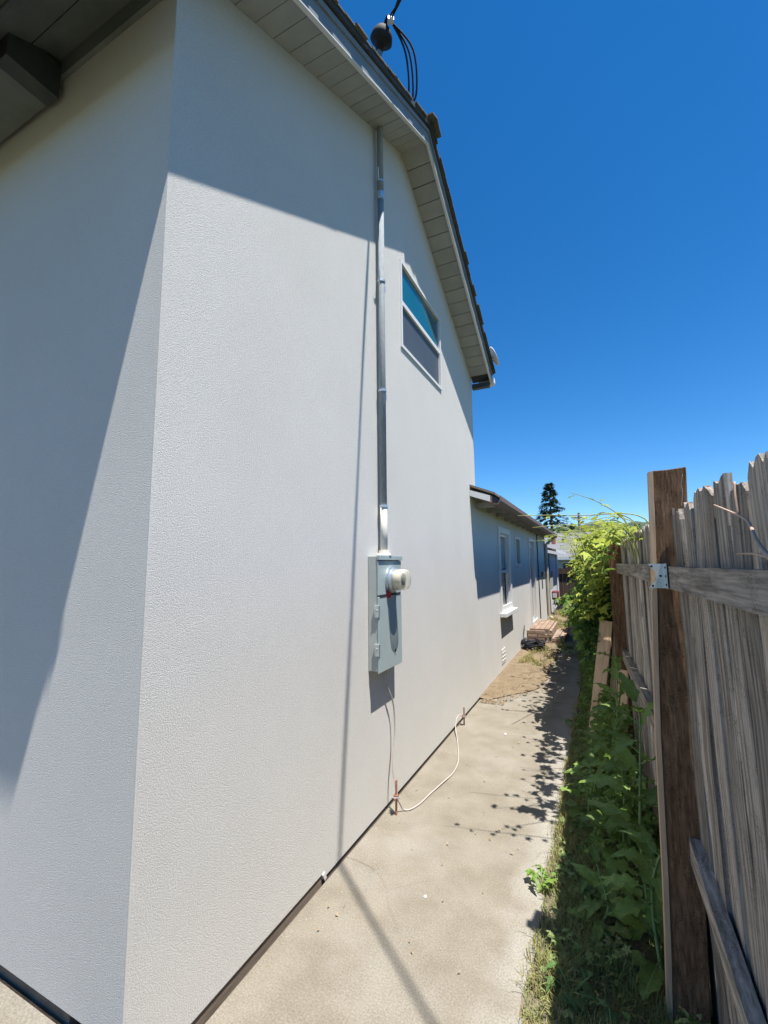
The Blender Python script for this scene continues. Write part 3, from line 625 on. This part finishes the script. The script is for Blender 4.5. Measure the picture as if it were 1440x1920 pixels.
def twig(pts, r0, label, side=()):
    t = thing('dry_twig', pts[0], label, 'twig')
    P = smooth_path(pts, 5); k = len(P)
    part('stem', MB().tube(P, [r0 * (1 - .7 * i / k) for i in range(k)], 6), 'bare_twig', t, smooth=True)
    for s_ in side: part('side_shoot', MB().tube(smooth_path(s_, 4), r0 * .45, 5), 'bare_twig', t, smooth=True)
twig([(.30, 1.02, 1.775), (.295, 1.12, 1.83), (.30, 1.19, 1.88), (.298, 1.24, 1.90), (.285, 1.40, 1.945)], .0055, 'bare reddish twig caught on the near fence boards above the rail', [[(.297, 1.25, 1.905), (.30, 1.27, 1.95), (.305, 1.285, 1.985)]])
twig([(.30, 1.0, 1.79), (.292, 1.12, 1.812), (.285, 1.24, 1.815)], .004, 'short bare twig lying along the near top rail')
twig([(.318, 2.08, 2.02), (.322, 2.06, 2.07), (.318, 2.05, 2.10), (.325, 2.045, 2.14)], .0018, 'tiny curled tendril on the board tops right of the near post')

# ================================================================== PLANTS
def frame_from(d, upv=Vector((0, 0, 1))):
    d = d.normalized(); s = d.cross(upv); s = s.normalized() if s.length > 1e-4 else Vector((1, 0, 0)); n = s.cross(d)
    return s, d, n
def palm_leaf(lobes=5, dep=.42, seed=0):
    """lobed leaf, unit length along +y, in the xy plane with a fold"""
    r = random.Random(seed); v = [(0, .12, 0)]; out = []
    for i in range(lobes):
        a = math.radians(-118 + 236 * i / (lobes - 1)); ln = (.95 - .32 * abs(i - (lobes - 1) / 2) / ((lobes - 1) / 2)) * r.uniform(.92, 1.08)
        out.append((a, ln))
        if i < lobes - 1:
            a2 = math.radians(-118 + 236 * (i + .5) / (lobes - 1)); out.append((a2, ln * dep * 1.25))
    pts = [(0, 0, 0)] + [(math.sin(a) * l * .8, .12 + math.cos(a) * l * .82, -.16 * l * l + .05 * (1 if i % 2 else -1)) for i, (a, l) in enumerate(out)]
    n = len(pts)
    return v + pts, [(0, 1 + i, 1 + (i + 1) % n) for i in range(n)]
def long_leaf(n=8, wd=.36, seed=0, wave=.05, droop=.35):
    """ovate leaf with wavy margin; the narrow middle column is the pale rib"""
    r = random.Random(seed); v = []; f = []; ph = r.uniform(0, 6); us = (-1, -.55, -.045, .045, .55, 1); C = len(us)
    for k in range(n + 1):
        t = k / n; hw = wd * (math.sin(math.pi * min(1, t * .93 + .05)) ** .8) * (1 - .35 * t) * .72 + .004
        for u in us:
            e = abs(u); v.append((u * hw * (1 + .06 * math.sin(k * 3.1 + ph) * (e == 1)), t + .03 * math.sin(k * 2.7 + u), -droop * t * t + .25 * e * hw + wave * e * e * math.sin(k * 2.3 + ph + (1.3 if u > 0 else 0)) + (.012 * math.sin(k * 3.14) if .1 < e < .9 else 0)))
    for k in range(n):
        for c in range(C - 1): a = k * C + c; f.append((a, a + 1, a + C + 1, a + C))
    return v, f
def place(m, shape, pos, d, upv, s, roll=0.0):
    sx, dy, nz_ = frame_from(d, upv)
    if roll:
        q = Matrix.Rotation(roll, 3, dy); sx = q @ sx; nz_ = q @ nz_
    m.add([Vector(pos) + (sx * p[0] + dy * p[1] + nz_ * p[2]) * s for p in shape[0]], shape[1])
PALM = [palm_leaf(5, .42, s) for s in range(4)] + [palm_leaf(5, .62, 9), palm_leaf(3, .5, 11)]
LONG = [long_leaf(seed=s, wd=.34 + .05 * (s % 3), wave=.05 + .03 * (s % 3), droop=.2 + .17 * (s % 4)) for s in range(5)]
LEAFMESH = {}
def leaf_obj(kind, idx, mat, parent, pos, d, upv, s, name='leaf'):
    key = (kind, idx, mat)
    if key not in LEAFMESH:
        sh = (PALM if kind == 'p' else LONG)[idx]; m = MB(); m.add(*sh); LEAFMESH[key] = m.mesh(name, mat, True)
        if kind == 'l':
            LEAFMESH[key].materials.append(MATS['dock_rib'])
            for q, pl in enumerate(LEAFMESH[key].polygons): pl.material_index = 1 if q % 5 == 2 else 0
    sx, dy, n = frame_from(d, upv)
    o = bpy.data.objects.new(name, LEAFMESH[key]); COL.objects.link(o); o.parent = parent
    L = Vector(pos) - parent.location
    o.matrix_local = Matrix(((sx.x * s, dy.x * s, n.x * s, L.x), (sx.y * s, dy.y * s, n.y * s, L.y), (sx.z * s, dy.z * s, n.z * s, L.z), (0, 0, 0, 1)))
    return o

# --- tall broad-leaved dock plants against the fence
def dock(base, top, n, size, seed, label):
    r = random.Random(seed); base, top = Vector(base), Vector(top)
    t = thing('dock_plant', base, label, 'plant', 'broad-leaved plants at the fence foot')
    mid = base.lerp(top, .4) + Vector((r.uniform(-.05, .05), r.uniform(-.05, .05), 0)); mid2 = base.lerp(top, .75) + Vector((r.uniform(-.04, .04), r.uniform(-.04, .04), 0))
    P = smooth_path([base, mid, mid2, top], 6)
    part('stem', MB().tube(P, [.009 - .005 * i / len(P) for i in range(len(P))], 7), 'dock_rib', t, smooth=True)
    for i in range(n):
        f = .06 + .94 * i / (n - 1); p = P[min(len(P) - 1, int(f * (len(P) - 1)))]
        a = i * 2.4 + r.uniform(-.4, .4)
        d = Vector((math.cos(a) * .8 - .45, math.sin(a) * .8 - .35, r.uniform(.15, .8) + (.35 if f > .8 else 0)))
        s = size * (1.1 - .45 * f) * r.uniform(.75, 1.15)
        d.normalize(); q = p + d * .05
        part('leaf_stalk', MB().tube([p, q], .0035, 5), 'dock_rib', t)
        lf = leaf_obj('l', r.randrange(5), 'dock_leaf', t, q, d, Vector((0, -.15, 1)), s)
    return t
dock((.13, 2.62, .02), (.155, 2.74, 1.02), 20, .22, 3, 'tall broad-leaved plant standing against the near fence post')
dock((.03, 3.05, .02), (.05, 3.18, .60), 16, .20, 5, 'shorter broad-leaved plant behind the tall one at the fence')
dock((.15, 2.34, .02), (.17, 2.40, .52), 15, .18, 8, 'low broad-leaved plant at the foot of the near post')
dock((.0, 3.75, .02), (.07, 3.9, .85), 17, .20, 13, 'broad-leaved plant in front of the leaning planks')
dock((.04, 4.3, .02), (.09, 4.45, .95), 15, .19, 17, 'broad-leaved plant half covering the leaning planks')
dock((-.10, 2.55, .01), (-.08, 2.60, .25), 12, .15, 23, 'squat leafy plant low in the grass left of the tall one')
dock((-.16, 3.55, .01), (-.14, 3.62, .36), 14, .16, 29, 'squat leafy plant at the grass edge before the planks')

# --- vine canes reaching over the fence top
vine = thing('vine_canes', (.2, 4.2, 1.7), 'bright yellow-green vine shoots reaching over the fence top toward the house', 'vine')
r = random.Random(21)
canes = []
for i in range(34):
    y0 = 3.1 + 3.9 * (i / 34) + r.uniform(-.15, .15); x0 = fence_x(y0) + r.uniform(-.06, .05)
    ln = r.uniform(.28, .62) if i % 3 else r.uniform(.5, .85)
    if 3.75 < y0 < 5.4: ln *= .5
    ay = r.uniform(-.75, .35); rise = r.uniform(.02, .22)
    P = [Vector((x0 + .05, y0, 1.72)), Vector((x0 - .02, y0, 2.0 + r.uniform(-.02, .07))), Vector((x0 - ln * .5, y0 + ay * ln * .5, 2.04 + rise * .7)), Vector((x0 - ln, y0 + ay * ln, 2.03 + rise * r.uniform(.2, 1.2)))]
    canes.append(smooth_path(P, 7))
for i in range(20):   # shorter ones drooping on the house side
    y0 = 3.35 + .15 * i; x0 = fence_x(y0) - .02
    P = [Vector((x0, y0, 1.95)), Vector((x0 - .10, y0 - .05, 2.04)), Vector((x0 - .18 - r.uniform(0, .12), y0 - r.uniform(0, .2), 1.86 - r.uniform(0, .18)))]
    canes.append(smooth_path(P, 7))
for P in canes:
    k = len(P); part('cane', MB().tube(P, [.0052 - .0036 * i / k for i in range(k)], 5), 'vine_stem', vine, smooth=True)
    near = P[0].y < 5.6 and P[-1].z > 1.95
    for i in range(5, k, 2):
        if r.random() < (.45 if near else .12): continue
        a = r.uniform(0, 6.28); d = Vector((math.cos(a), math.sin(a), r.uniform(-.7, .35)))
        s = r.uniform(.06, .12) * (1.1 - .5 * i / k) * (.75 if near else 1) * (1.35 if P[-1].z < 1.9 else 1)
        leaf_obj('p', r.randrange(6), 'vine_leaf_yellow' if r.random() < .75 else 'vine_leaf', vine, P[i] + d.normalized() * .02, d, Vector((r.uniform(-.4, .4), r.uniform(-.4, .4), 1)), s)
# --- leafy mass on the far fence
mass = thing('vine_mass', (-.1, 9, 0), 'dense green vine hiding the fence farther down the alley', 'vine')
def mass_leaves(n, y0, y1, zlo, zhi, bulge, smin, smax, seed, zpow=1.0):
    r = random.Random(seed); m = MB()
    for i in range(n):
        y = y0 + (y1 - y0) * r.random() ** 1.3
        u = r.random() ** zpow; z = zlo + (zhi - zlo) * u
        b = bulge * (1 if y < 8 else max(.4, 1 - (y - 8) * .085)) * (.55 + .6 * mnoise.noise((y * 1.1, z * 1.3, 4)) + .35 * mnoise.noise((y * 3.1, z * 3.3, 1))) * (.45 + .75 * math.sin(math.pi * min(1, u * .8 + .15)))
        x = fence_x(y) - max(0.02, b) * (r.random() ** .45) + r.uniform(0, .04)
        a = r.uniform(0, 6.28); d = Vector((math.cos(a) - .45, math.sin(a) - .4, r.uniform(-.9, .3)))
        place(m, PALM[r.randrange(6)], (x, y, z + .12 * mnoise.noise((y * 1.7, 3, 3))), d, Vector((-.6, -.3, .8)), r.uniform(smin, smax))
    return m
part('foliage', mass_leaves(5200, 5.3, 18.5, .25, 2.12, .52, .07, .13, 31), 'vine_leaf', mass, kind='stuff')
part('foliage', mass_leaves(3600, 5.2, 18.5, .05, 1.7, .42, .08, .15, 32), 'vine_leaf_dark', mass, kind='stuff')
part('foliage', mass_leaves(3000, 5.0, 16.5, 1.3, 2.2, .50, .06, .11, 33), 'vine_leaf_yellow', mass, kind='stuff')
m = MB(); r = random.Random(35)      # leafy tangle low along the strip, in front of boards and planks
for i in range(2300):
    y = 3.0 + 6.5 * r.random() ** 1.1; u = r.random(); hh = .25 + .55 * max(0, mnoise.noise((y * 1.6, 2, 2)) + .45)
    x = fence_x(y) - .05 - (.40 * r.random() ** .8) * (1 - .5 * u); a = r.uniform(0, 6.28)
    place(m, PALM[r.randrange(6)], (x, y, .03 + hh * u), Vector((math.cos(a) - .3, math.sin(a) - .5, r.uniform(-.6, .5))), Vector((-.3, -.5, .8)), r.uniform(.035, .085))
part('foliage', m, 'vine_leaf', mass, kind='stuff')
m = MB(); r = random.Random(5)
for i in range(40):
    y0 = 5.4 + r.random() * 11; x0 = fence_x(y0) - .03
    m.tube(smooth_path([(x0, y0, 0), (x0 - r.uniform(.02, .2), y0 + r.uniform(-.3, .3), 1), (x0 - r.uniform(.1, .4), y0 + r.uniform(-.5, .5), 2.05), (x0 - r.uniform(.3, .7), y0 + r.uniform(-.8, .3), 2.15 + r.uniform(-.2, .15))], 5), .005, 5)
part('stem', m, 'vine_stem', mass, kind='stuff')

# --- grass, litter
def blades(n, fn, hmin, hmax, wd, seed):
    r = random.Random(seed); m = MB()
    for i in range(n):
        x, y, z, hs = fn(r)
        if x is None: continue
        h = r.uniform(hmin, hmax) * hs; a = r.uniform(0, 6.28); le = r.uniform(.15, .9) * h
        dx, dy = math.cos(a), math.sin(a); px, py = -dy * wd, dx * wd
        b = len(m.v)
        m.v += [(x - px, y - py, z), (x + px, y + py, z), (x + dx * le * .35 - px * .8, y + dy * le * .35 - py * .8, z + h * .6), (x + dx * le * .35 + px * .8, y + dy * le * .35 + py * .8, z + h * .6), (x + dx * le, y + dy * le, z + h * (1 - .35 * le / h))]
        m.f += [(b, b + 1, b + 3, b + 2), (b + 2, b + 3, b + 4)]
    return m
def strip_pt(y0, y1, p=1.0):
    def fn(r):
        y = y0 + (y1 - y0) * r.random() ** p
        x0 = path_right(y) - .01; x1 = fence_x(y) + .0
        u = r.random(); x = x0 + (x1 - x0) * u
        if u < .16 and r.random() < .6: return None, 0, 0, 0
        g_ = .55 + .75 * mnoise.noise((x * 5, y * 5, 2)) + .35 * u
        if g_ < .12 and r.random() < .7: return None, 0, 0, 0
        return x, y, .0, max(.35, g_ * (.35 + min(1, u * 4) * .65))
    return fn
part('grass', blades(44000, strip_pt(1.6, 5.2, 1.1), .04, .15, .0023, 41), 'grass', kind='stuff')['label'] = 'dark weedy grass along the fence foot'
part('grass', blades(12000, strip_pt(5.2, 19, 1.4), .06, .26, .004, 42), 'grass', kind='stuff')['label'] = 'tall grass under the vine farther along the fence'
def straw(r):
    y = 1.7 + 2.2 * r.random() ** 1.3; x = path_right(y) + .02 + (fence_x(y) - path_right(y) - .05) * r.random()
    if mnoise.noise((x * 5, y * 5, 13)) < 0: return None, 0, 0, 0
    return x, y, .0, 1
part('grass', blades(5000, straw, .04, .14, .0016, 47), 'grass_dry', kind='stuff')['label'] = 'dry straw blades among the shaded grass'
def fringe(r):
    y = 1.6 + 5 * r.random(); x = path_right(y) + r.gauss(.0, .022)
    if mnoise.noise((y * 3.3, 0, 8)) < -.05: return None, 0, 0, 0
    return x, y, .0, .8
part('grass', blades(1200, fringe, .03, .11, .0016, 43), 'grass_dry', kind='stuff')['label'] = 'straw-coloured grass fringe on the path edge'
def dirtgrass(r):
    y = 7.8 + 11 * r.random(); x = path_left(y) - .22 + .28 * r.gauss(0, .6)
    if x < WX + .02 or mnoise.noise((x * 3, y * 1.1, 5)) < (.05 if y < 11.3 else -.15): return None, 0, 0, 0
    return x, y, .01, 1
part('grass', blades(9000, dirtgrass, .03, .13, .004, 44), 'grass_dry', kind='stuff')['label'] = 'yellowing grass on the dirt beside the low wing'
m = MB(); r = random.Random(45)
for i in range(4200):
    y = 5.9 + 8 * r.random() ** 1.6; x = WX + .03 + (path_left(y) + .30 - WX) * r.random()
    if y < 6.5 and x > -.9 and r.random() < .8: continue
    if r.random() < .02: x = WX + .1 + 1.0 * r.random(); y = 2 + 5 * r.random()
    s = r.uniform(.004, .014); a = r.uniform(0, 6.28); z = .004 if x > path_left(y) else .022
    p = [Vector((x, y, z + r.uniform(0, .012))) + Vector((math.cos(a + q) * s * (1 if j % 2 else .45), math.sin(a + q) * s * (1 if j % 2 else .45), r.uniform(0, .006))) for j, q in enumerate((0, 1.57, 3.14, 4.71))]
    m.add(p, [(0, 1, 2, 3)])
part('leaf_litter', m, 'litter', kind='stuff')['label'] = 'dry leaf crumbs strewn on dirt and path'

m = MB(); r = random.Random(52)    # mixed broad-leaved ground cover in the shaded strip
for i in range(2600):
    y = 1.7 + 5.5 * r.random() ** 1.3; u = r.random(); x = path_right(y) + .05 + (fence_x(y) - path_right(y) - .08) * u
    if mnoise.noise((x * 4, y * 4, 6)) < (-.08 if y > 2.5 else .12): continue
    a = r.uniform(0, 6.28); d = Vector((math.cos(a), math.sin(a), r.uniform(-.2, .9)))
    place(m, PALM[r.randrange(6)] if r.random() < .5 else LONG[r.randrange(5)], (x, y, r.uniform(.01, .12) * (.5 + u)), d, Vector((0, 0, 1)), r.uniform(.02, .055))
part('ground_cover', m, 'cover_leaf', kind='stuff')['label'] = 'low broad-leaved ground cover in the fence shade'
# --- small weeds on the path edge
def small_weed(x, y, n, s, seed, label, mat='weed_leaf'):
    r = random.Random(seed); t = thing('small_weed', (x, y, 0), label, 'weed', 'small weeds along the path edge')
    for i in range(n):
        a = 6.283 * i / n + r.uniform(-.4, .4); h = r.uniform(.4, 1.2) * s
        p = Vector((x, y, 0)); q = p + Vector((math.cos(a) * s * .8, math.sin(a) * s * .8, h))
        part('stem', MB().tube(smooth_path([p, p + Vector((math.cos(a) * s * .2, math.sin(a) * s * .2, h * .6)), q], 3), .002, 5), 'dock_rib', t)
        for k in range(3):
            pp = p.lerp(q, .5 + .25 * k); d = Vector((math.cos(a + (k - 1) * 1.2), math.sin(a + (k - 1) * 1.2), r.uniform(-.2, .4)))
            leaf_obj('l' if k != 1 else 'p', r.randrange(5), mat, t, pp, d, Vector((0, 0, 1)), s * r.uniform(.5, .8))
small_weed(-.385, 2.80, 6, .075, 1, 'small leafy weed leaning over the sunlit path edge', 'vine_leaf')
small_weed(-.20, 2.15, 6, .09, 2, 'pale narrow-leaved weed low in the near grass')
small_weed(-.05, 2.0, 6, .10, 3, 'grey-green weed in the grass beside the near post')
small_weed(-.05, 2.75, 7, .12, 4, 'leafy weed in the shaded grass between path and tall plant')
small_weed(-.12, 3.4, 7, .12, 6, 'bushy weed in the shaded grass halfway to the planks')
small_weed(-.28, 5.5, 6, .13, 7, 'sunlit weed at the path edge where the vine shade begins', 'vine_leaf')
small_weed(-.70, 10.3, 6, .16, 9, 'clump of weeds beside the brick steps', 'vine_leaf')
small_weed(-.55, 9.4, 6, .16, 10, 'weed on the path edge opposite the brick steps', 'vine_leaf')
small_weed(-1.05, 8.3, 8, .07, 11, 'low yellowing weed on the dirt in front of the cable heap', 'grass_dry')

# --- brick steps, cable heap
st = thing('brick_steps', (-1.2, 11.2, 0), 'red brick steps with pale mortar in front of the low wing door', 'steps')
core = part('mortar_core', MB().bx(WX + .012, -1.055, 10.60, 12.30, -.03, .285).bx(-1.054, -.80, 10.66, 12.2, -.03, .12), 'brick_mortar', st)
brm = MB().box((0, 0, 0), (.095, .20, .062)).mesh('brick', 'brick'); brx = MB().box((0, 0, 0), (.20, .095, .062)).mesh('brick', 'brick')
for lv in range(4):                                 # front and side courses of the upper step
    for k in range(8): put('brick', brm, st, (-1.045, 10.70 + .212 * k + (.1 if lv % 2 else 0), .04 + .072 * lv), (0, 0, R.uniform(-.02, .02)))
    for k in range(2): put('brick', brx, st, (-1.40 + .212 * k - (.05 if lv % 2 else 0), 10.595, .04 + .072 * lv), (0, 0, R.uniform(-.02, .02)))
for k in range(8):
    for j in range(4): put('brick', brm, st, (-1.10 - .105 * j, 10.70 + .212 * k, .295), (R.uniform(-.02, .02), 0, 0))
for lv in range(2):
    for k in range(7): put('brick', brm, st, (-.79, 10.76 + .212 * k, .03 + .072 * lv), (0, 0, R.uniform(-.04, .04)))
    put('brick', brx, st, (-.92, 10.655, .03 + .072 * lv), (0, 0, R.uniform(-.03, .03)))
for k in range(7): put('brick', brm, st, (-.90, 10.76 + .212 * k, .125), (0, R.uniform(-.03, .03), 0))
put('brick', brx, st, (-.72, 10.50, .03), (0, 0, .5)); put('brick', brm, st, (-.66, 10.30, .03), (0, 0, .3))
hp = thing('cable_heap', (-1.33, 9.75, .02), 'tangled black cable heaped on the ground by the wall', 'cable')
r = random.Random(77)
for q in range(5):
    c = Vector((-1.30 + r.uniform(-.08, .1), 9.75 + r.uniform(-.12, .12), .04 + .02 * q)); P = []
    for i in range(26):
        a = i * .62 + q; rr = r.uniform(.13, .24); P.append(c + Vector((math.cos(a) * rr, math.sin(a) * rr * 1.2, r.uniform(-.02, .05) + .012 * q)))
    part('coil', MB().tube(smooth_path(P, 3), .011, 5), 'black_rubber', hp, smooth=True)
part('riser', MB().tube(smooth_path([(-1.42, 9.85, .06), (-1.49, 9.9, .22), (-1.485, 9.97, .38), (-1.50, 10.1, .45)], 5), .009, 6), 'black_rubber', hp, smooth=True)

for (x, y, s, lb) in ((-.98, 4.95, .016, 'white pebble alone on the middle of the far concrete'), (-.95, 2.45, .010, 'tiny white chip on the near concrete')):
    m = MB(); m.lathe([(0, s * .5), (s * .3, s), (s * .7, s * .7), (s * .8, s * .2)], (x, y, 0), (0, .1, 1), 7); tag(part('pebble', m, 'trim_white'), lb, 'pebble')

# ================================================================== FAR THINGS
ff = thing('board_fence', (-.9, 20.8, 0), 'dark brown board fence closing the far end of the alley', 'fence')
dbm = [MB().prism([(-.07, 0), (.07, 0), (.07, 1.5 + .04 * k), (.03, 1.56 + .04 * k), (-.07, 1.55 + .04 * k)], 'y', -.01, .01).mesh('board', 'wood_dark') for k in range(3)]
for k in range(22): put('board', dbm[R.randrange(3)], ff, (-1.9 + .148 * k, 20.8, 0))
for z in (.12, 1.30): part('rail', MB().bx(-1.98, 1.3, 20.74, 20.785, z, z + .09), 'wood_tan' if z < 1 else 'wood_dark', ff)
nh = thing('neighbour_house', (0, 27, 0), 'grey-roofed neighbouring house behind the far fence', 'house')
part('wall', MB().bx(-5.2, 6, 25, 31, 0, 2.15), 'neighbour_wall', nh)
part('roof', MB().prism([(24.5, 1.98), (28, 3.42), (31.5, 1.98), (31.5, 2.06), (28, 3.52), (24.5, 2.06)], 'x', -5.6, 6.4), 'neighbour_roof', nh)
part('fascia', MB().bx(-5.6, 6.4, 24.47, 24.499, 1.93, 2.07), 'trim_white', nh)
for (x0, x1) in ((-1.6, -.7), (1.0, 2.2)):
    wq = part('window', MB().bx(x0, x1, 24.97, 24.999, .95, 1.75), 'glass_dark', nh); sub('frame', MB().bx(x0 - .06, x1 + .06, 24.98, 24.997, .89, .948).bx(x0 - .06, x1 + .06, 24.98, 24.997, 1.752, 1.81), 'trim_white', wq)
ch = part('chimney', MB().bx(-2.32, -2.02, 26.3, 26.6, 2.4, 3.45), 'chimney_red', nh)
sub('cap', MB().bx(-2.36, -1.98, 26.26, 26.64, 3.455, 3.52), 'trim_white', ch)
sub('flue_band', MB().bx(-2.33, -2.23, 26.28, 26.298, 2.75, 3.44), 'trim_white', ch)
up_ = thing('utility_pole', (-1.15, 40, 0), 'thin wooden utility pole behind the grey roof', 'utility pole')
part('shaft', MB().tube([(-1.15, 40, 0), (-1.12, 40, 5.9)], [.13, .10], 10), 'pole_wood', up_)
part('crossarm', MB().bx(-1.7, -.55, 39.95, 40.05, 5.45, 5.56), 'pole_wood', up_)

def conifer(x, y, h, rb, seed, label, dens=1.0):
    r = random.Random(seed); t = thing('conifer_tree', (x, y, 0), label, 'tree')
    part('trunk', MB().tube([(x, y, 0), (x + .05, y, h * .5), (x, y, h)], [h * .022, h * .014, .01], 8), 'bark', t)
    m = MB(); nl = int(40 * dens)
    for i in range(nl):
        f = i / nl; z = h * (.14 + .86 * f); R0 = rb * (1 - f) ** .95 * r.uniform(.7, 1.1) + .03
        for k in range(5):
            if r.random() < .15: continue
            a = r.uniform(0, 6.28); L = R0 * r.uniform(.75, 1.0); seg = 10
            for j in range(1, seg + 1):
                tt = (j / seg) ** .7; p = Vector((x + math.cos(a) * L * tt, y + math.sin(a) * L * tt, z - .28 * L * tt * tt + .06 * L * tt))
                for q in range(4):
                    d = Vector((math.cos(a) + r.uniform(-.9, .9), math.sin(a) + r.uniform(-.9, .9), r.uniform(-.5, .15))).normalized(); s = h * .036 * r.uniform(.6, 1.3)
                    sd_ = d.cross(Vector((0, 0, 1))).normalized() * s * .28
                    pp = p + Vector((r.uniform(-.1, .1), r.uniform(-.1, .1), r.uniform(-.06, .06)))
                    m.add([pp, pp + d * s * .5 + sd_, pp + d * s, pp + d * s * .5 - sd_], [(0, 1, 2, 3)])
    part('crown', m, 'conifer', t, kind='stuff')
conifer(-3.75, 45, 9.6, 3.9, 3, 'tall dark conifer rising above the low wing roof')
conifer(-2.3, 55, 6.3, 1.0, 5, 'small dark pointed conifer right of the tall one')
def tree(x, y, h, rx, seed, label, mat, n=2600, ls=.16):
    r = random.Random(seed); t = thing('leafy_tree', (x, y, 0), label, 'tree', 'leafy trees beyond the grey roof')
    tr = part('trunk', MB().tube([(x, y, 0), (x + .1, y, h * .4), (x, y, h * .7)], [h * .03, h * .022, h * .008], 8), 'bark', t)
    for k in range(5):
        a = k * 1.26; sub('limb', MB().tube([(x + .08, y, h * .38), (x + math.cos(a) * rx * .4, y + math.sin(a) * rx * .4, h * .58), (x + math.cos(a) * rx * .7, y + math.sin(a) * rx * .7, h * .75)], [h * .014, h * .009, .02], 6), 'bark', tr)
    cl = [(Vector((x + r.uniform(-.75, .75) * rx, y + r.uniform(-.75, .75) * rx, h * r.uniform(.42, .88))), rx * r.uniform(.25, .5)) for _ in range(16)]
    m = MB()
    for i in range(n):
        c, R0 = cl[r.randrange(16)]; v = Vector((r.gauss(0, 1), r.gauss(0, 1), r.gauss(0, 1))).normalized() * R0 * r.uniform(.55, 1.08)
        p = c + v; d = Vector((r.uniform(-1, 1), r.uniform(-1, 1), r.uniform(-1, .4))).normalized(); sd_ = d.orthogonal().normalized() * ls * .4
        m.add([p, p + d * ls * .5 + sd_, p + d * ls, p + d * ls * .5 - sd_], [(0, 1, 2, 3)])
    part('crown', m, mat, t, kind='stuff')
tree(-3.1, 36, 4.9, 1.5, 1, 'light green tree below the tall conifer', 'tree_leaf')
tree(-2.1, 33, 4.2, 1.1, 2, 'olive green tree beside the chimney', 'tree_leaf')
tree(.2, 48, 5.6, 2.2, 4, 'dark rounded tree right of the utility pole', 'tree_leaf_dark', 3000, .2)
tree(3.2, 50, 5.6, 2.4, 6, 'dark tree behind the vine shoots', 'tree_leaf_dark', 3000, .2)
tree(-5.6, 44, 6.3, 1.3, 8, 'small tree top peeking over the low wing roof', 'tree_leaf_dark', 1800, .18)
tree(6.5, 45, 5.2, 2.2, 9, 'green tree behind the fence boards at the right', 'tree_leaf', 2400, .2)
